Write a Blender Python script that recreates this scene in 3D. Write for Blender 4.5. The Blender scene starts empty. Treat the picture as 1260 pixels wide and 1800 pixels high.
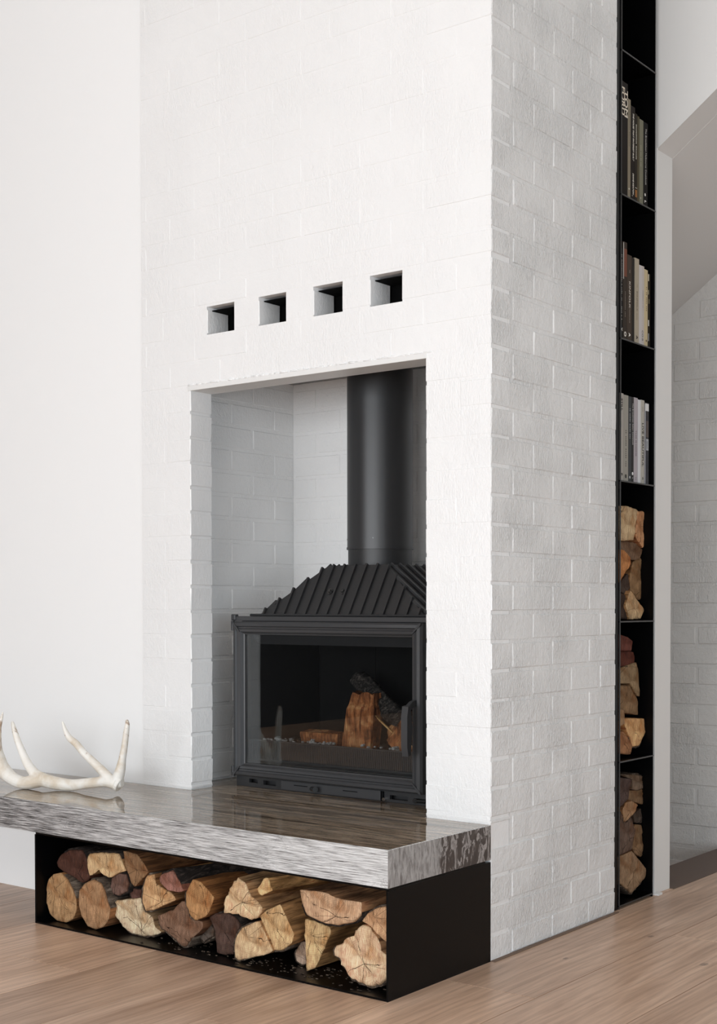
import bpy, math, random
from mathutils import Vector, Matrix, noise

# ------------------------------------------------------------------ camera, world, light, exposure
scene = bpy.context.scene
COL = scene.collection
scene.view_settings.view_transform = 'Standard'
scene.view_settings.look = 'None'
scene.view_settings.gamma = 1.0
scene.view_settings.use_curve_mapping = False
scene.view_settings.exposure = 0.0

F, YAW, PITCH, ROLL, PPY = 2356.81, 0.659464, -0.0215308, -0.00118223, 1111.582
cam_data = bpy.data.cameras.new('camera')
cam = bpy.data.objects.new('camera', cam_data)
COL.objects.link(cam)
cam_data.sensor_fit = 'HORIZONTAL'
cam_data.sensor_width = 36.0
cam_data.lens = F * 36.0 / 1260.0
cam_data.shift_x = 0.0
cam_data.shift_y = (PPY - 900.0) / 1260.0
cam_data.clip_start = 0.05
fw = Vector((-math.sin(YAW) * math.cos(PITCH), math.cos(YAW) * math.cos(PITCH), math.sin(PITCH)))
rt = Vector((math.cos(YAW), math.sin(YAW), 0))
up = rt.cross(fw)
rt2 = rt * math.cos(ROLL) + up * math.sin(ROLL)
up2 = -rt * math.sin(ROLL) + up * math.cos(ROLL)
cam.matrix_world = Matrix(((rt2.x, up2.x, -fw.x, 2.087769), (rt2.y, up2.y, -fw.y, -3.323826),
                           (rt2.z, up2.z, -fw.z, 1.049586), (0, 0, 0, 1)))
scene.camera = cam

world = bpy.data.worlds.new('world')
scene.world = world
world.use_nodes = True
wb = world.node_tree.nodes['Background']
wb.inputs[0].default_value = (0.75, 0.87, 1.0, 1)
wb.inputs[1].default_value = 1.0

def rect_light(name, loc, direction, sx, sy, power, col):
    d = bpy.data.lights.new(name, 'AREA')
    d.shape = 'RECTANGLE'
    d.size, d.size_y = sx, sy
    d.energy = power
    d.color = col
    o = bpy.data.objects.new(name, d)
    o.location = loc
    o.rotation_euler = Vector(direction).to_track_quat('-Z', 'Y').to_euler()
    COL.objects.link(o)
    return o

# daylight through the glazing behind the camera, plus an added, unseen side fill
rect_light("window_daylight", (0.7, -8.4, 1.35), (0, 1, 0), 7.6, 2.5, 395, (0.935, 0.97, 1.0))
rect_light('side_fill_light', (4.85, -3.6, 1.02), (-1, 0, 0), 5.4, 1.95, 98, (0.83, 0.93, 1.0))  # added fill that lifts the chimney side and the niche

# ------------------------------------------------------------------ helpers
RND = random.Random(7)

def wood(r, g, b):
    k = .27
    m_ = .3 * r + .55 * g + .15 * b
    return srgb(*[(v * (1 - k) + m_ * k) * 1.0 for v in (r, g, b)])

def srgb(r, g, b):
    def f(v):
        v /= 255.0
        return v / 12.92 if v <= 0.04045 else ((v + 0.055) / 1.055) ** 2.4
    return (f(r), f(g), f(b), 1.0)

class NT:
    """short wrapper for building node materials"""
    def __init__(self, name, rough=0.5, spec=0.5, metal=0.0):
        self.m = bpy.data.materials.new(name)
        self.m.use_nodes = True
        self.t = self.m.node_tree
        self.b = self.t.nodes['Principled BSDF']
        self.b.inputs['Roughness'].default_value = rough
        self.b.inputs['Specular IOR Level'].default_value = spec
        self.b.inputs['Metallic'].default_value = metal
    def n(self, typ, **kw):
        nd = self.t.nodes.new(typ)
        for k, v in kw.items():
            if k.startswith('i_'):
                key = k[2:].replace('_', ' ')
                nd.inputs[key].default_value = v
            else:
                setattr(nd, k, v)
        return nd
    def l(self, a, b):
        self.t.links.new(a, b)
    def coord(self, kind='Object', scale=(1, 1, 1), rot=(0, 0, 0)):
        if kind == 'World':
            out = self.n('ShaderNodeNewGeometry').outputs['Position']
        else:
            out = self.n('ShaderNodeTexCoord').outputs[kind]
        mp = self.n('ShaderNodeMapping')
        mp.inputs['Scale'].default_value = scale
        mp.inputs['Rotation'].default_value = rot
        self.l(out, mp.inputs['Vector'])
        return mp.outputs['Vector']
    def noise(self, vec, scale=5, detail=4, rough=0.5, dist=0.0):
        nd = self.n('ShaderNodeTexNoise')
        nd.inputs['Scale'].default_value = scale
        nd.inputs['Detail'].default_value = detail
        nd.inputs['Roughness'].default_value = rough
        nd.inputs['Distortion'].default_value = dist
        self.l(vec, nd.inputs['Vector'])
        return nd.outputs[0]
    def ramp(self, fac, stops):
        nd = self.n('ShaderNodeValToRGB')
        cr = nd.color_ramp
        while len(cr.elements) < len(stops):
            cr.elements.new(0.5)
        for e, (p, c) in zip(cr.elements, stops):
            e.position = p
            e.color = c if len(c) == 4 else (*c, 1)
        self.l(fac, nd.inputs[0])
        return nd.outputs[0]
    def mix(self, fac, a, b, mode='MIX'):
        nd = self.n('ShaderNodeMixRGB', blend_type=mode)
        for s, v in ((nd.inputs[0], fac), (nd.inputs[1], a), (nd.inputs[2], b)):
            if hasattr(v, 'links') or hasattr(v, 'is_linked'):
                self.l(v, s)
            elif isinstance(v, (int, float)):
                s.default_value = v
            else:
                s.default_value = v
        return nd.outputs[0]
    def math(self, op, a, b=0.0):
        nd = self.n('ShaderNodeMath', operation=op)
        for s, v in ((nd.inputs[0], a), (nd.inputs[1], b)):
            if hasattr(v, 'is_linked'):
                self.l(v, s)
            else:
                s.default_value = v
        return nd.outputs[0]
    def bump(self, h, strength=0.3, dist=0.002, prev=None):
        nd = self.n('ShaderNodeBump')
        nd.inputs['Strength'].default_value = strength
        nd.inputs['Distance'].default_value = dist
        self.l(h, nd.inputs['Height'])
        if prev is not None:
            self.l(prev, nd.inputs['Normal'])
        return nd.outputs[0]
    def done(self, color=None, normal=None, rough=None):
        if color is not None:
            if hasattr(color, 'is_linked'):
                self.l(color, self.b.inputs['Base Color'])
            else:
                self.b.inputs['Base Color'].default_value = color
        if normal is not None:
            self.l(normal, self.b.inputs['Normal'])
        if rough is not None:
            self.l(rough, self.b.inputs['Roughness'])
        return self.m

def plain(name, col, rough=0.5, spec=0.5, metal=0.0, bump=0.0, bscale=200):
    t = NT(name, rough, spec, metal)
    nrm = None
    if bump:
        nrm = t.bump(t.noise(t.coord('World'), bscale, 3), bump, 0.001)
    return t.done(col, nrm)

def painted_brick(name, col, amount):
    """roller painted masonry: lumpy, slightly sheeny, streaked by the roller nap"""
    t = NT(name, 0.36, 0.5)
    p = t.coord('World')
    fine = t.noise(p, 230, 3, 0.55)
    streak = t.noise(t.coord('World', (170, 170, 60)), 1.0, 3, 0.6, 0.8)
    lump = t.noise(p, 38, 4, 0.6)
    patch = t.ramp(t.noise(p, 4.5, 2), [(0.40, (0.25,) * 3), (0.62, (1,) * 3)])
    n1 = t.bump(lump, 0.6 * amount, 0.008)
    st = t.mix(1.0, streak, patch, 'MULTIPLY')
    n2 = t.bump(st, 1.0 * amount, 0.007, n1)
    n3 = t.bump(fine, 0.6 * amount, 0.002, n2)
    c = t.mix(t.ramp(t.noise(p, 2.3, 3), [(0.35, (0,) * 3), (0.7, (1,) * 3)]), col, tuple(v * 0.965 for v in col[:3]) + (1,))
    return t.done(c, n3)

M = {}
M['brick_side_dimmed'] = painted_brick('white_painted_brick_dimmed', (0.83, 0.825, 0.815, 1), 1.0)  # same white paint, darker to offset the light on the chimney side
M['brick_niche_lit'] = painted_brick('white_painted_brick_niche_lit', (0.94, 0.935, 0.925, 1), 0.5)  # same white paint, lighter to make up for weak niche light
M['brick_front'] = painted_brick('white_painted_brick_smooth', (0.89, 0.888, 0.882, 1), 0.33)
M['plaster'] = plain('white_plaster', (0.92, 0.92, 0.915, 1), 0.6, 0.3, bump=0.08, bscale=120)
M['white_trim'] = plain('white_satin_trim', (0.80, 0.795, 0.78, 1), 0.4, 0.4)
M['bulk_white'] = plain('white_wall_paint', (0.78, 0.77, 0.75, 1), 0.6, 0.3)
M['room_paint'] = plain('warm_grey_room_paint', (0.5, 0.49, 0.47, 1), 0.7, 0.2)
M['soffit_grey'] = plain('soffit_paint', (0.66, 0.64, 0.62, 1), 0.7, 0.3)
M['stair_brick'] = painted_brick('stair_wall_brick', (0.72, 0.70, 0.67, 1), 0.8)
M['black_steel'] = plain('black_steel', (0.0018, 0.0018, 0.002, 1), 0.3, 0.16, bump=0.05, bscale=60)
M['black_edge'] = plain('black_steel_edge', (0.03, 0.029, 0.028, 1), 0.4, 0.5)
M['void_black'] = plain('dull_black', (0.002, 0.002, 0.002, 1), 0.9, 0.1)
M['dark_paint'] = plain('unseen_dark_wall', (0.03, 0.03, 0.032, 1), 0.8, 0.2)
M['galvanised'] = plain('dull_galvanised_sheet', (0.30, 0.30, 0.30, 1), 0.38, 0.5, 0.8, 0.05, 30)

def stone(kind):
    rough = {'top': 0.05, 'front': 0.38, 'end': 0.33}[kind]
    t = NT('grey_travertine_' + kind, rough, 0.55)
    fine = t.noise(t.coord('World', (11, 190, 340)), 1.0, 6, 0.72, 0.0)
    band = t.noise(t.coord('World', (1.1, 26, 34)), 1.0, 6, 0.62, 0.35)
    vein = t.noise(t.coord('World', (6, 10, 20)), 1.6, 8, 0.62, 1.6)
    crack = t.ramp(t.math('ABSOLUTE', t.math('SUBTRACT', vein, 0.5)), [(0.0, (0,) * 3), (0.012, (1,) * 3)])
    if kind == 'top':
        c = t.ramp(band, [(0.34, srgb(92, 78, 64)), (0.44, srgb(152, 138, 122)), (0.54, srgb(194, 182, 168)), (0.60, srgb(132, 114, 94)), (0.70, srgb(172, 160, 146))])
        c = t.mix(0.8, c, t.ramp(fine, [(0.38, srgb(60, 52, 46)), (0.62, srgb(196, 188, 176))]), 'OVERLAY')
        return t.done(c)
    if kind == 'front':
        big = t.noise(t.coord('World', (1.6, 6, 16)), 1.0, 4, 0.6, 0.4)
        a = t.ramp(fine, [(0.34, srgb(70, 68, 67)), (0.44, srgb(168, 166, 165)), (0.58, srgb(224, 223, 222))])
        b = t.ramp(fine, [(0.38, srgb(40, 39, 39)), (0.50, srgb(132, 130, 129)), (0.62, srgb(200, 198, 197))])
        xs = t.n('ShaderNodeSeparateXYZ')
        t.l(t.coord('World'), xs.inputs[0])
        grad = t.math('ADD', t.math('MULTIPLY', xs.outputs[0], -0.34), t.math('MULTIPLY', big, 0.9))
        c = t.mix(t.ramp(grad, [(0.50, (0,) * 3), (1.0, (1,) * 3)]), a, b)
        mask = t.ramp(t.noise(t.coord('World'), 6, 2), [(0.5, (0,) * 3), (0.6, (1,) * 3)])
        cr = t.mix(mask, (1, 1, 1, 1), crack)
        c = t.mix(0.8, c, cr, 'MULTIPLY')
        return t.done(c, t.bump(fine, 0.25, 0.0006))
    # the sawn end: smooth grey by the front arris, then dark with torn pale flakes
    flake = t.noise(t.coord('World', (1, 34, 15)), 1.0, 6, 0.62, 1.2)
    dark = t.ramp(flake, [(0.40, srgb(62, 55, 52)), (0.50, srgb(78, 71, 68)), (0.53, srgb(168, 163, 160)), (0.64, srgb(108, 101, 97))])
    pale = t.ramp(t.noise(t.coord('World', (1, 90, 22)), 1.0, 6, 0.7, 0.6), [(0.35, srgb(110, 106, 104)), (0.6, srgb(176, 173, 171))])
    xs = t.n('ShaderNodeSeparateXYZ')
    t.l(t.coord('World'), xs.inputs[0])
    e = t.math('ADD', xs.outputs[1], t.math('MULTIPLY', t.noise(t.coord('World'), 22, 3), 0.06))
    c = t.mix(t.ramp(t.math('ADD', e, 1.0), [(0.755, (0,) * 3), (0.775, (1,) * 3)]), pale, dark)
    return t.done(c, t.bump(flake, 0.5, 0.002))
M['stone_top'], M['stone_front'], M['stone_end'] = stone('top'), stone('front'), stone('end')

def oak():
    t = NT('oak_floorboard', 0.36, 0.45)
    rnd = t.n('ShaderNodeObjectInfo').outputs['Random']
    tc = t.n('ShaderNodeNewGeometry').outputs['Position']
    off = t.n('ShaderNodeVectorMath', operation='ADD')
    cx = t.n('ShaderNodeCombineXYZ')
    t.l(t.math('MULTIPLY', rnd, 37.0), cx.inputs[0])
    t.l(t.math('MULTIPLY', rnd, 91.0), cx.inputs[1])
    t.l(tc, off.inputs[0]); t.l(cx.outputs[0], off.inputs[1])
    def mp(s):
        m_ = t.n('ShaderNodeMapping'); m_.inputs['Scale'].default_value = s
        t.l(off.outputs[0], m_.inputs['Vector']); return m_.outputs['Vector']
    broad = t.noise(mp((7, 0.9, 1)), 1.0, 4, 0.55, 1.2)
    grain = t.noise(mp((120, 3.5, 1)), 1.0, 5, 0.65, 0.4)
    ring = t.n('ShaderNodeTexWave', wave_type='BANDS', bands_direction='X')
    ring.inputs['Scale'].default_value = 5; ring.inputs['Distortion'].default_value = 9
    ring.inputs['Detail'].default_value = 3; ring.inputs['Detail Scale'].default_value = 1.2
    t.l(mp((2.2, 0.35, 1)), ring.inputs['Vector'])
    c = t.ramp(broad, [(0.3, srgb(158, 131, 111)), (0.5, srgb(182, 155, 134)), (0.7, srgb(200, 175, 155))])
    c = t.mix(0.16, c, t.ramp(ring.outputs[0], [(0.1, srgb(140, 114, 96)), (0.6, srgb(208, 184, 164))]), 'MIX')
    c = t.mix(0.22, c, t.ramp(grain, [(0.35, srgb(120, 100, 88)), (0.6, srgb(205, 195, 185))]), 'OVERLAY')
    k = t.n('ShaderNodeTexVoronoi', feature='F1'); k.inputs['Scale'].default_value = 1.0
    t.l(mp((3.2, 1.1, 1)), k.inputs['Vector'])
    c = t.mix(t.ramp(k.outputs['Distance'], [(0.02, (0.75,) * 3), (0.10, (0,) * 3)]), c, srgb(84, 68, 58))
    for kx, ky, kr in ((.508, .352, .035), (.155, .165, .022), (.24, .56, .03), (-.02, -.33, .02)):
        vm = t.n('ShaderNodeVectorMath', operation='SUBTRACT'); t.l(tc, vm.inputs[0]); vm.inputs[1].default_value = (kx, ky, 0)
        vs_ = t.n('ShaderNodeVectorMath', operation='MULTIPLY'); t.l(vm.outputs[0], vs_.inputs[0]); vs_.inputs[1].default_value = (1, .55, 0)
        ln_ = t.n('ShaderNodeVectorMath', operation='LENGTH'); t.l(vs_.outputs[0], ln_.inputs[0])
        dd = t.math('ADD', t.math('DIVIDE', ln_.outputs['Value'], kr), t.math('MULTIPLY', grain, 0.5))
        rg = t.math('MULTIPLY', t.math('ADD', t.math('SINE', t.math('MULTIPLY', dd, 16.0)), 1.0), 0.5)
        c = t.mix(t.math('MULTIPLY', t.ramp(dd, [(0.3, (0.45,) * 3), (1.0, (0,) * 3)]), rg), c, srgb(110, 88, 74))
        c = t.mix(t.ramp(dd, [(0.28, (0.7,) * 3), (0.60, (0,) * 3)]), c, srgb(72, 60, 54))
    c = t.mix(1.0, c, t.ramp(rnd, [(0.0, (1.16, 1.13, 1.11)), (1.0, (1.52, 1.50, 1.48))]), 'MULTIPLY')
    r = t.ramp(grain, [(0.3, (0.42,) * 3), (0.7, (0.30,) * 3)])
    return t.done(c, t.bump(grain, 0.12, 0.0006), r)
M['oak'] = oak()
M['oak_dark_strip'] = plain('dark_floor_strip', srgb(104, 86, 76), 0.5, 0.3, bump=0.2, bscale=60)  # floor strip darker than the planks
M['oak_edge'] = plain('dark_cork_joint', srgb(120, 100, 86), 0.7, 0.3)

def log_end():
    """sawn end grain: tint from the object colour, faint rings, radial checks, darker cambium rim"""
    t = NT('log_end_grain', 0.8, 0.2)
    oi = t.n('ShaderNodeObjectInfo')
    p = t.coord('Object')
    sx = t.n('ShaderNodeSeparateXYZ'); t.l(p, sx.inputs[0])
    rx = t.math('MULTIPLY', t.math('SUBTRACT', oi.outputs['Random'], 0.5), 0.11)
    x, z = t.math('ADD', sx.outputs[0], rx), t.math('SUBTRACT', sx.outputs[2], rx)
    r = t.math('SQRT', t.math('ADD', t.math('MULTIPLY', x, x), t.math('MULTIPLY', z, z)))
    ang = t.math('ARCTAN2', z, x)
    wob = t.noise(p, 16, 3)
    ring = t.math('SINE', t.math('ADD', t.math('MULTIPLY', r, 1100.0), t.math('MULTIPLY', wob, 16.0)))
    def checks(N, seed, w, keep):
        a = t.math('ADD', t.math('MULTIPLY', ang, N / (2 * math.pi)), t.math('ADD', t.math('MULTIPLY', t.noise(p, 30, 3), 0.55), seed))
        d = t.math('MULTIPLY', t.math('MULTIPLY', t.math('ABSOLUTE', t.math('SUBTRACT', t.math('FRACT', a), 0.5)), r), 2 * math.pi / N)
        wn = t.n('ShaderNodeTexWhiteNoise', noise_dimensions='2D')
        cx = t.n('ShaderNodeCombineXYZ'); t.l(t.math('FLOOR', a), cx.inputs[0]); t.l(oi.outputs['Random'], cx.inputs[1]); t.l(cx.outputs[0], wn.inputs[0])
        on = t.math('GREATER_THAN', wn.outputs[0], keep)
        span = t.ramp(t.noise(p, 24, 2), [(0.42, (0,) * 3), (0.5, (1,) * 3)])
        line = t.math('LESS_THAN', d, w)
        return t.math('MULTIPLY', t.math('MULTIPLY', line, on), span)
    ck = t.math('MAXIMUM', checks(7, 0.13, 0.0008, 0.55), checks(19, 0.37, 0.0004, 0.72))
    saw = t.noise(t.coord('Object', (300, 20, 30)), 1.0, 4, 0.6)
    mott = t.noise(p, 34, 6, 0.65, 0.8)
    big = t.noise(p, 13, 3, 0.5, 0.5)
    base = oi.outputs['Color']
    c = t.mix(1.0, base, t.ramp(big, [(0.34, (0.66, 0.50, 0.38)), (0.52, (1.0, 1.0, 1.0)), (0.68, (1.14, 1.14, 1.16))]), 'MULTIPLY')
    c = t.mix(0.10, c, t.ramp(ring, [(0.0, (0.30, 0.2, 0.12)), (1.0, (0.95, 0.86, 0.72))]), 'OVERLAY')
    c = t.mix(0.45, c, t.ramp(mott, [(0.34, (0.22, 0.18, 0.15)), (0.48, (0.5, 0.49, 0.47)), (0.64, (0.72, 0.71, 0.70))]), 'OVERLAY')
    c = t.mix(0.60, c, t.ramp(saw, [(0.36, (0.22,) * 3), (0.64, (0.70,) * 3)]), 'OVERLAY')
    at = t.n('ShaderNodeAttribute', attribute_name='rim')
    rim = t.math('MULTIPLY', at.outputs['Fac'], t.math('ADD', 0.35, mott))
    c = t.mix(rim, c, t.mix(1.0, base, (0.42, 0.34, 0.28, 1), 'MULTIPLY'))
    c = t.mix(ck, c, t.mix(1.0, base, (0.10, 0.07, 0.05, 1), 'MULTIPLY'))
    n = t.bump(saw, 0.6, 0.0016)
    n = t.bump(mott, 0.8, 0.004, n)
    return t.done(c, n)

def log_side(name, dark, orange=False):
    t = NT(name, 0.85, 0.2)
    oi = t.n('ShaderNodeObjectInfo')
    g = t.noise(t.coord('Object', (90, 6, 90)), 1.0, 6, 0.68, 0.6)
    b = t.noise(t.coord('Object', (14, 5, 14)), 1.0, 4, 0.6, 0.4)
    c = t.mix(1.0, oi.outputs['Color'], t.ramp(b, [(0.34, (dark * 0.30, dark * 0.22, dark * 0.16)), (0.66, (dark * 1.25, dark * 1.0, dark * 0.82))]), 'MULTIPLY')
    c = t.mix(0.8, c, t.ramp(g, [(0.36, (0.10, 0.07, 0.05)), (0.50, (0.5, 0.48, 0.46)), (0.66, (0.80, 0.77, 0.72))]), 'OVERLAY')
    return t.done(c, t.bump(g, 1.0, 0.006))

def bark(name, cols):
    t = NT(name, 0.9, 0.15)
    g = t.noise(t.coord('Object', (60, 12, 60)), 1.0, 7, 0.72, 1.2)
    c = t.ramp(g, [(0.34, cols[0]), (0.5, cols[1]), (0.68, cols[2])])
    return t.done(c, t.bump(g, 1.0, 0.006))

M['log_end'] = log_end()
M['log_split'] = log_side('split_wood', 0.95)
M['bark'] = bark('grey_brown_bark', [srgb(30, 24, 20), srgb(78, 66, 56), srgb(132, 118, 104)])
M['bark_dark'] = bark('dark_bark', [srgb(12, 10, 9), srgb(34, 28, 25), srgb(74, 64, 57)])
M['charred'] = bark('charred_wood', [srgb(14, 13, 12), srgb(52, 48, 46), srgb(128, 118, 110)])

def standing_wood():
    t = NT('orange_fibrous_wood', 0.75, 0.3)
    g = t.noise(t.coord('Object', (75, 75, 9)), 1.0, 6, 0.7, 0.7)
    b = t.noise(t.coord('Object'), 22, 5, 0.6, 0.5)
    c = t.ramp(b, [(0.3, srgb(96, 54, 30)), (0.5, srgb(176, 110, 66)), (0.68, srgb(216, 164, 112))])
    c = t.mix(0.85, c, t.ramp(g, [(0.38, (0.10, 0.07, 0.05)), (0.52, (0.5, 0.48, 0.45)), (0.66, (0.8, 0.76, 0.7))]), 'OVERLAY')
    return t.done(c, t.bump(g, 1.0, 0.006))
M['standing_wood'] = standing_wood()

def cast(name, v, rough, bump=0.15):
    t = NT(name, rough, 0.5)
    p = t.coord('World')
    n = t.bump(t.noise(p, 420, 2), bump, 0.0006)
    return t.done((v, v, v * 1.05, 1), n)
M['cast_iron'] = cast('black_cast_iron', 0.022, 0.42)
M['cast_iron_light'] = cast('charcoal_cast_iron', 0.042, 0.40)
M['flue'] = cast('matt_black_flue_steel', 0.028, 0.36, 0.06)
M['firebrick'] = plain('sooty_firebox_plate', (0.006, 0.006, 0.006, 1), 0.8, 0.15, bump=0.5, bscale=90)
M['bolt'] = plain('black_bolt', (0.02, 0.02, 0.02, 1), 0.25, 0.6)
M['chrome'] = plain('bright_steel', (0.7, 0.7, 0.7, 1), 0.15, 0.5, 1.0)
M['ash'] = plain('white_ash_and_coal', (0.45, 0.45, 0.44, 1), 0.9, 0.1, bump=0.4, bscale=80)
M['coal'] = plain('coal_crumbs', (0.02, 0.02, 0.02, 1), 0.7, 0.3)

def glass():
    m = bpy.data.materials.new('stove_glass'); m.use_nodes = True
    nt = m.node_tree
    for n_ in list(nt.nodes): nt.nodes.remove(n_)
    out = nt.nodes.new('ShaderNodeOutputMaterial'); mx = nt.nodes.new('ShaderNodeMixShader')
    tr = nt.nodes.new('ShaderNodeBsdfTransparent'); gl = nt.nodes.new('ShaderNodeBsdfGlossy')
    fr = nt.nodes.new('ShaderNodeFresnel'); fr.inputs[0].default_value = 1.41
    tr.inputs[0].default_value = (0.86, 0.87, 0.87, 1)
    gl.inputs['Roughness'].default_value = 0.01
    nt.links.new(fr.outputs[0], mx.inputs[0]); nt.links.new(tr.outputs[0], mx.inputs[1]); nt.links.new(gl.outputs[0], mx.inputs[2])
    nt.links.new(mx.outputs[0], out.inputs[0])
    return m
M['glass'] = glass()

def antler_mat():
    t = NT('bleached_antler', 0.5, 0.4)
    p = t.coord('Object')
    b = t.noise(p, 9, 4, 0.6, 0.3)
    g = t.noise(t.coord('Object', (60, 60, 25)), 1.0, 5, 0.6, 0.4)
    c = t.ramp(b, [(0.35, srgb(214, 200, 180)), (0.5, srgb(236, 231, 222)), (0.66, srgb(243, 241, 236))])
    stain = t.ramp(t.noise(p, 16, 4, 0.6, 1.0), [(0.58, (0,) * 3), (0.66, (0.7,) * 3)])
    sz = t.n('ShaderNodeSeparateXYZ'); t.l(t.coord('Object'), sz.inputs[0])
    hi = t.ramp(sz.outputs[2], [(0.07, (0,) * 3), (0.14, (1,) * 3)])
    c = t.mix(t.mix(1.0, stain, hi, 'MULTIPLY'), c, srgb(150, 112, 76))
    return t.done(c, t.bump(g, 0.35, 0.0015))
M['antler'] = antler_mat()

# ------------------------------------------------------------------ mesh helpers
def link(name, me, mats=None, parent=None, loc=(0, 0, 0), rotz=0.0):
    o = bpy.data.objects.new(name, me)
    COL.objects.link(o)
    o.location = loc
    o.rotation_euler = (0, 0, rotz)
    if parent is not None:
        o.parent = parent
    if mats is not None:
        if not isinstance(mats, (list, tuple)):
            mats = [mats]
        if len(me.materials) == 0:
            for m in mats:
                me.materials.append(M[m] if isinstance(m, str) else m)
    return o

def tag(o, label=None, cat=None, group=None, kind=None):
    if label: o['label'] = label
    if cat: o['category'] = cat
    if group: o['group'] = group
    if kind: o['kind'] = kind
    return o

def empty(name, loc, label=None, cat=None, group=None, rotz=0.0):
    o = bpy.data.objects.new(name, None)
    o.empty_display_size = 0.05
    o.location = loc
    o.rotation_euler = (0, 0, rotz)
    COL.objects.link(o)
    return tag(o, label, cat, group)

class MB:
    """mesh collector"""
    def __init__(self):
        self.v, self.f, self.mi, self.sm = [], [], [], []
    def add(self, vs, fs, mi=0, smooth=False):
        b = len(self.v)
        self.v += [tuple(x) for x in vs]
        for f in fs:
            self.f.append(tuple(i + b for i in f)); self.mi.append(mi); self.sm.append(smooth)
        return self
    def box(self, x0, x1, y0, y1, z0, z1, c=0.0, mi=0, jit=0.0, rnd=None):
        if c <= 0:
            vs = [(x, y, z) for z in (z0, z1) for y in (y0, y1) for x in (x0, x1)]
            fs = [(0, 2, 3, 1), (4, 5, 7, 6), (0, 1, 5, 4), (2, 6, 7, 3), (0, 4, 6, 2), (1, 3, 7, 5)]
            return self.add(vs, fs, mi)
        lo, hi = (x0, y0, z0), (x1, y1, z1)
        vs, idx = [], {}
        for k in range(8):
            s = ((k & 1), (k >> 1) & 1, (k >> 2) & 1)
            for a in range(3):
                p = []
                for ax in range(3):
                    base = hi[ax] if s[ax] else lo[ax]
                    ins = 0 if ax == a else c
                    p.append(base - ins if s[ax] else base + ins)
                if jit:
                    p = [q + rnd.uniform(-jit, jit) for q in p]
                idx[(k, a)] = len(vs); vs.append(p)
        fs = []
        for a in range(3):                       # main faces
            b_, c_ = (a + 1) % 3, (a + 2) % 3
            for sgn in (0, 1):
                q = [(0, 0), (1, 0), (1, 1), (0, 1)]
                if not sgn: q = q[::-1]
                fs.append([idx[((sgn << a) | (u << b_) | (w << c_), a)] for u, w in q])
        for a in range(3):                       # edge strips along axis a
            b_, c_ = (a + 1) % 3, (a + 2) % 3
            for u in (0, 1):
                for w in (0, 1):
                    k0, k1 = (u << b_) | (w << c_), (1 << a) | (u << b_) | (w << c_)
                    f = [idx[(k0, b_)], idx[(k1, b_)], idx[(k1, c_)], idx[(k0, c_)]]
                    if u != w: f = f[::-1]
                    fs.append(f)
        for k in range(8):
            f = [idx[(k, 0)], idx[(k, 1)], idx[(k, 2)]]
            if bin(k).count('1') % 2 == 0: f = f[::-1]
            fs.append(f)
        return self.add(vs, fs, mi)
    def cyl(self, p0, p1, r0, r1=None, n=16, mi=0, caps=True, smooth=True):
        if r1 is None: r1 = r0
        p0, p1 = Vector(p0), Vector(p1)
        d = (p1 - p0).normalized()
        u = d.orthogonal().normalized(); w = d.cross(u)
        vs = [tuple(p + (u * math.cos(2 * math.pi * i / n) + w * math.sin(2 * math.pi * i / n)) * r) for p, r in ((p0, r0), (p1, r1)) for i in range(n)]
        self.add(vs, [(i, (i + 1) % n, n + (i + 1) % n, n + i) for i in range(n)], mi, smooth)
        if caps:
            self.add(vs, [tuple(range(n))[::-1], tuple(range(n, 2 * n))], mi)
        return self
    def prism(self, pts, axis, a0, a1, mi=0):
        """pts: 2D outline; axis: extrusion axis (0 x: pts are y,z / 1 y: pts are x,z / 2 z: pts are x,y)"""
        n = len(pts)
        def mk(p, a):
            return {0: (a, p[0], p[1]), 1: (p[0], a, p[1]), 2: (p[0], p[1], a)}[axis]
        vs = [mk(p, a0) for p in pts] + [mk(p, a1) for p in pts]
        fs = [tuple(range(n)), tuple(range(n, 2 * n))[::-1]] + [(i, n + i, n + (i + 1) % n, (i + 1) % n) for i in range(n)]
        return self.add(vs, fs, mi)
    def mesh(self, name):
        me = bpy.data.meshes.new(name)
        me.from_pydata(self.v, [], self.f)
        for p, mi, sm in zip(me.polygons, self.mi, self.sm):
            p.material_index = mi; p.use_smooth = sm
        me.validate()
        import bmesh
        bm = bmesh.new(); bm.from_mesh(me)
        bmesh.ops.remove_doubles(bm, verts=bm.verts, dist=1e-6)
        bmesh.ops.recalc_face_normals(bm, faces=bm.faces)
        bm.to_mesh(me); bm.free()
        return me
    def build(self, name, mats, parent=None, **kw):
        return link(name, self.mesh(name), mats, parent, **kw)

def struct(o, label=None):
    o['kind'] = 'structure'
    if label: o['label'] = label
    return o

# ------------------------------------------------------------------ the room: floor, walls, ceiling
def sharp(o, deg=35):
    o.data.set_sharp_from_angle(angle=math.radians(deg))
    return o

CEIL = 4.2
STAIR_Y = 2.27          # brick wall behind the stair
mb = MB()
mb.box(-5.5, 5.0, -8.6, 1.26, -0.12, -0.018)
mb.box(-0.2, 5.0, 1.26, STAIR_Y, -0.12, -0.018)
mb.box(-5.5, -0.9, 1.26, STAIR_Y, -0.12, -0.018)
floor = struct(mb.build('floor', 'oak_edge'))

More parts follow.
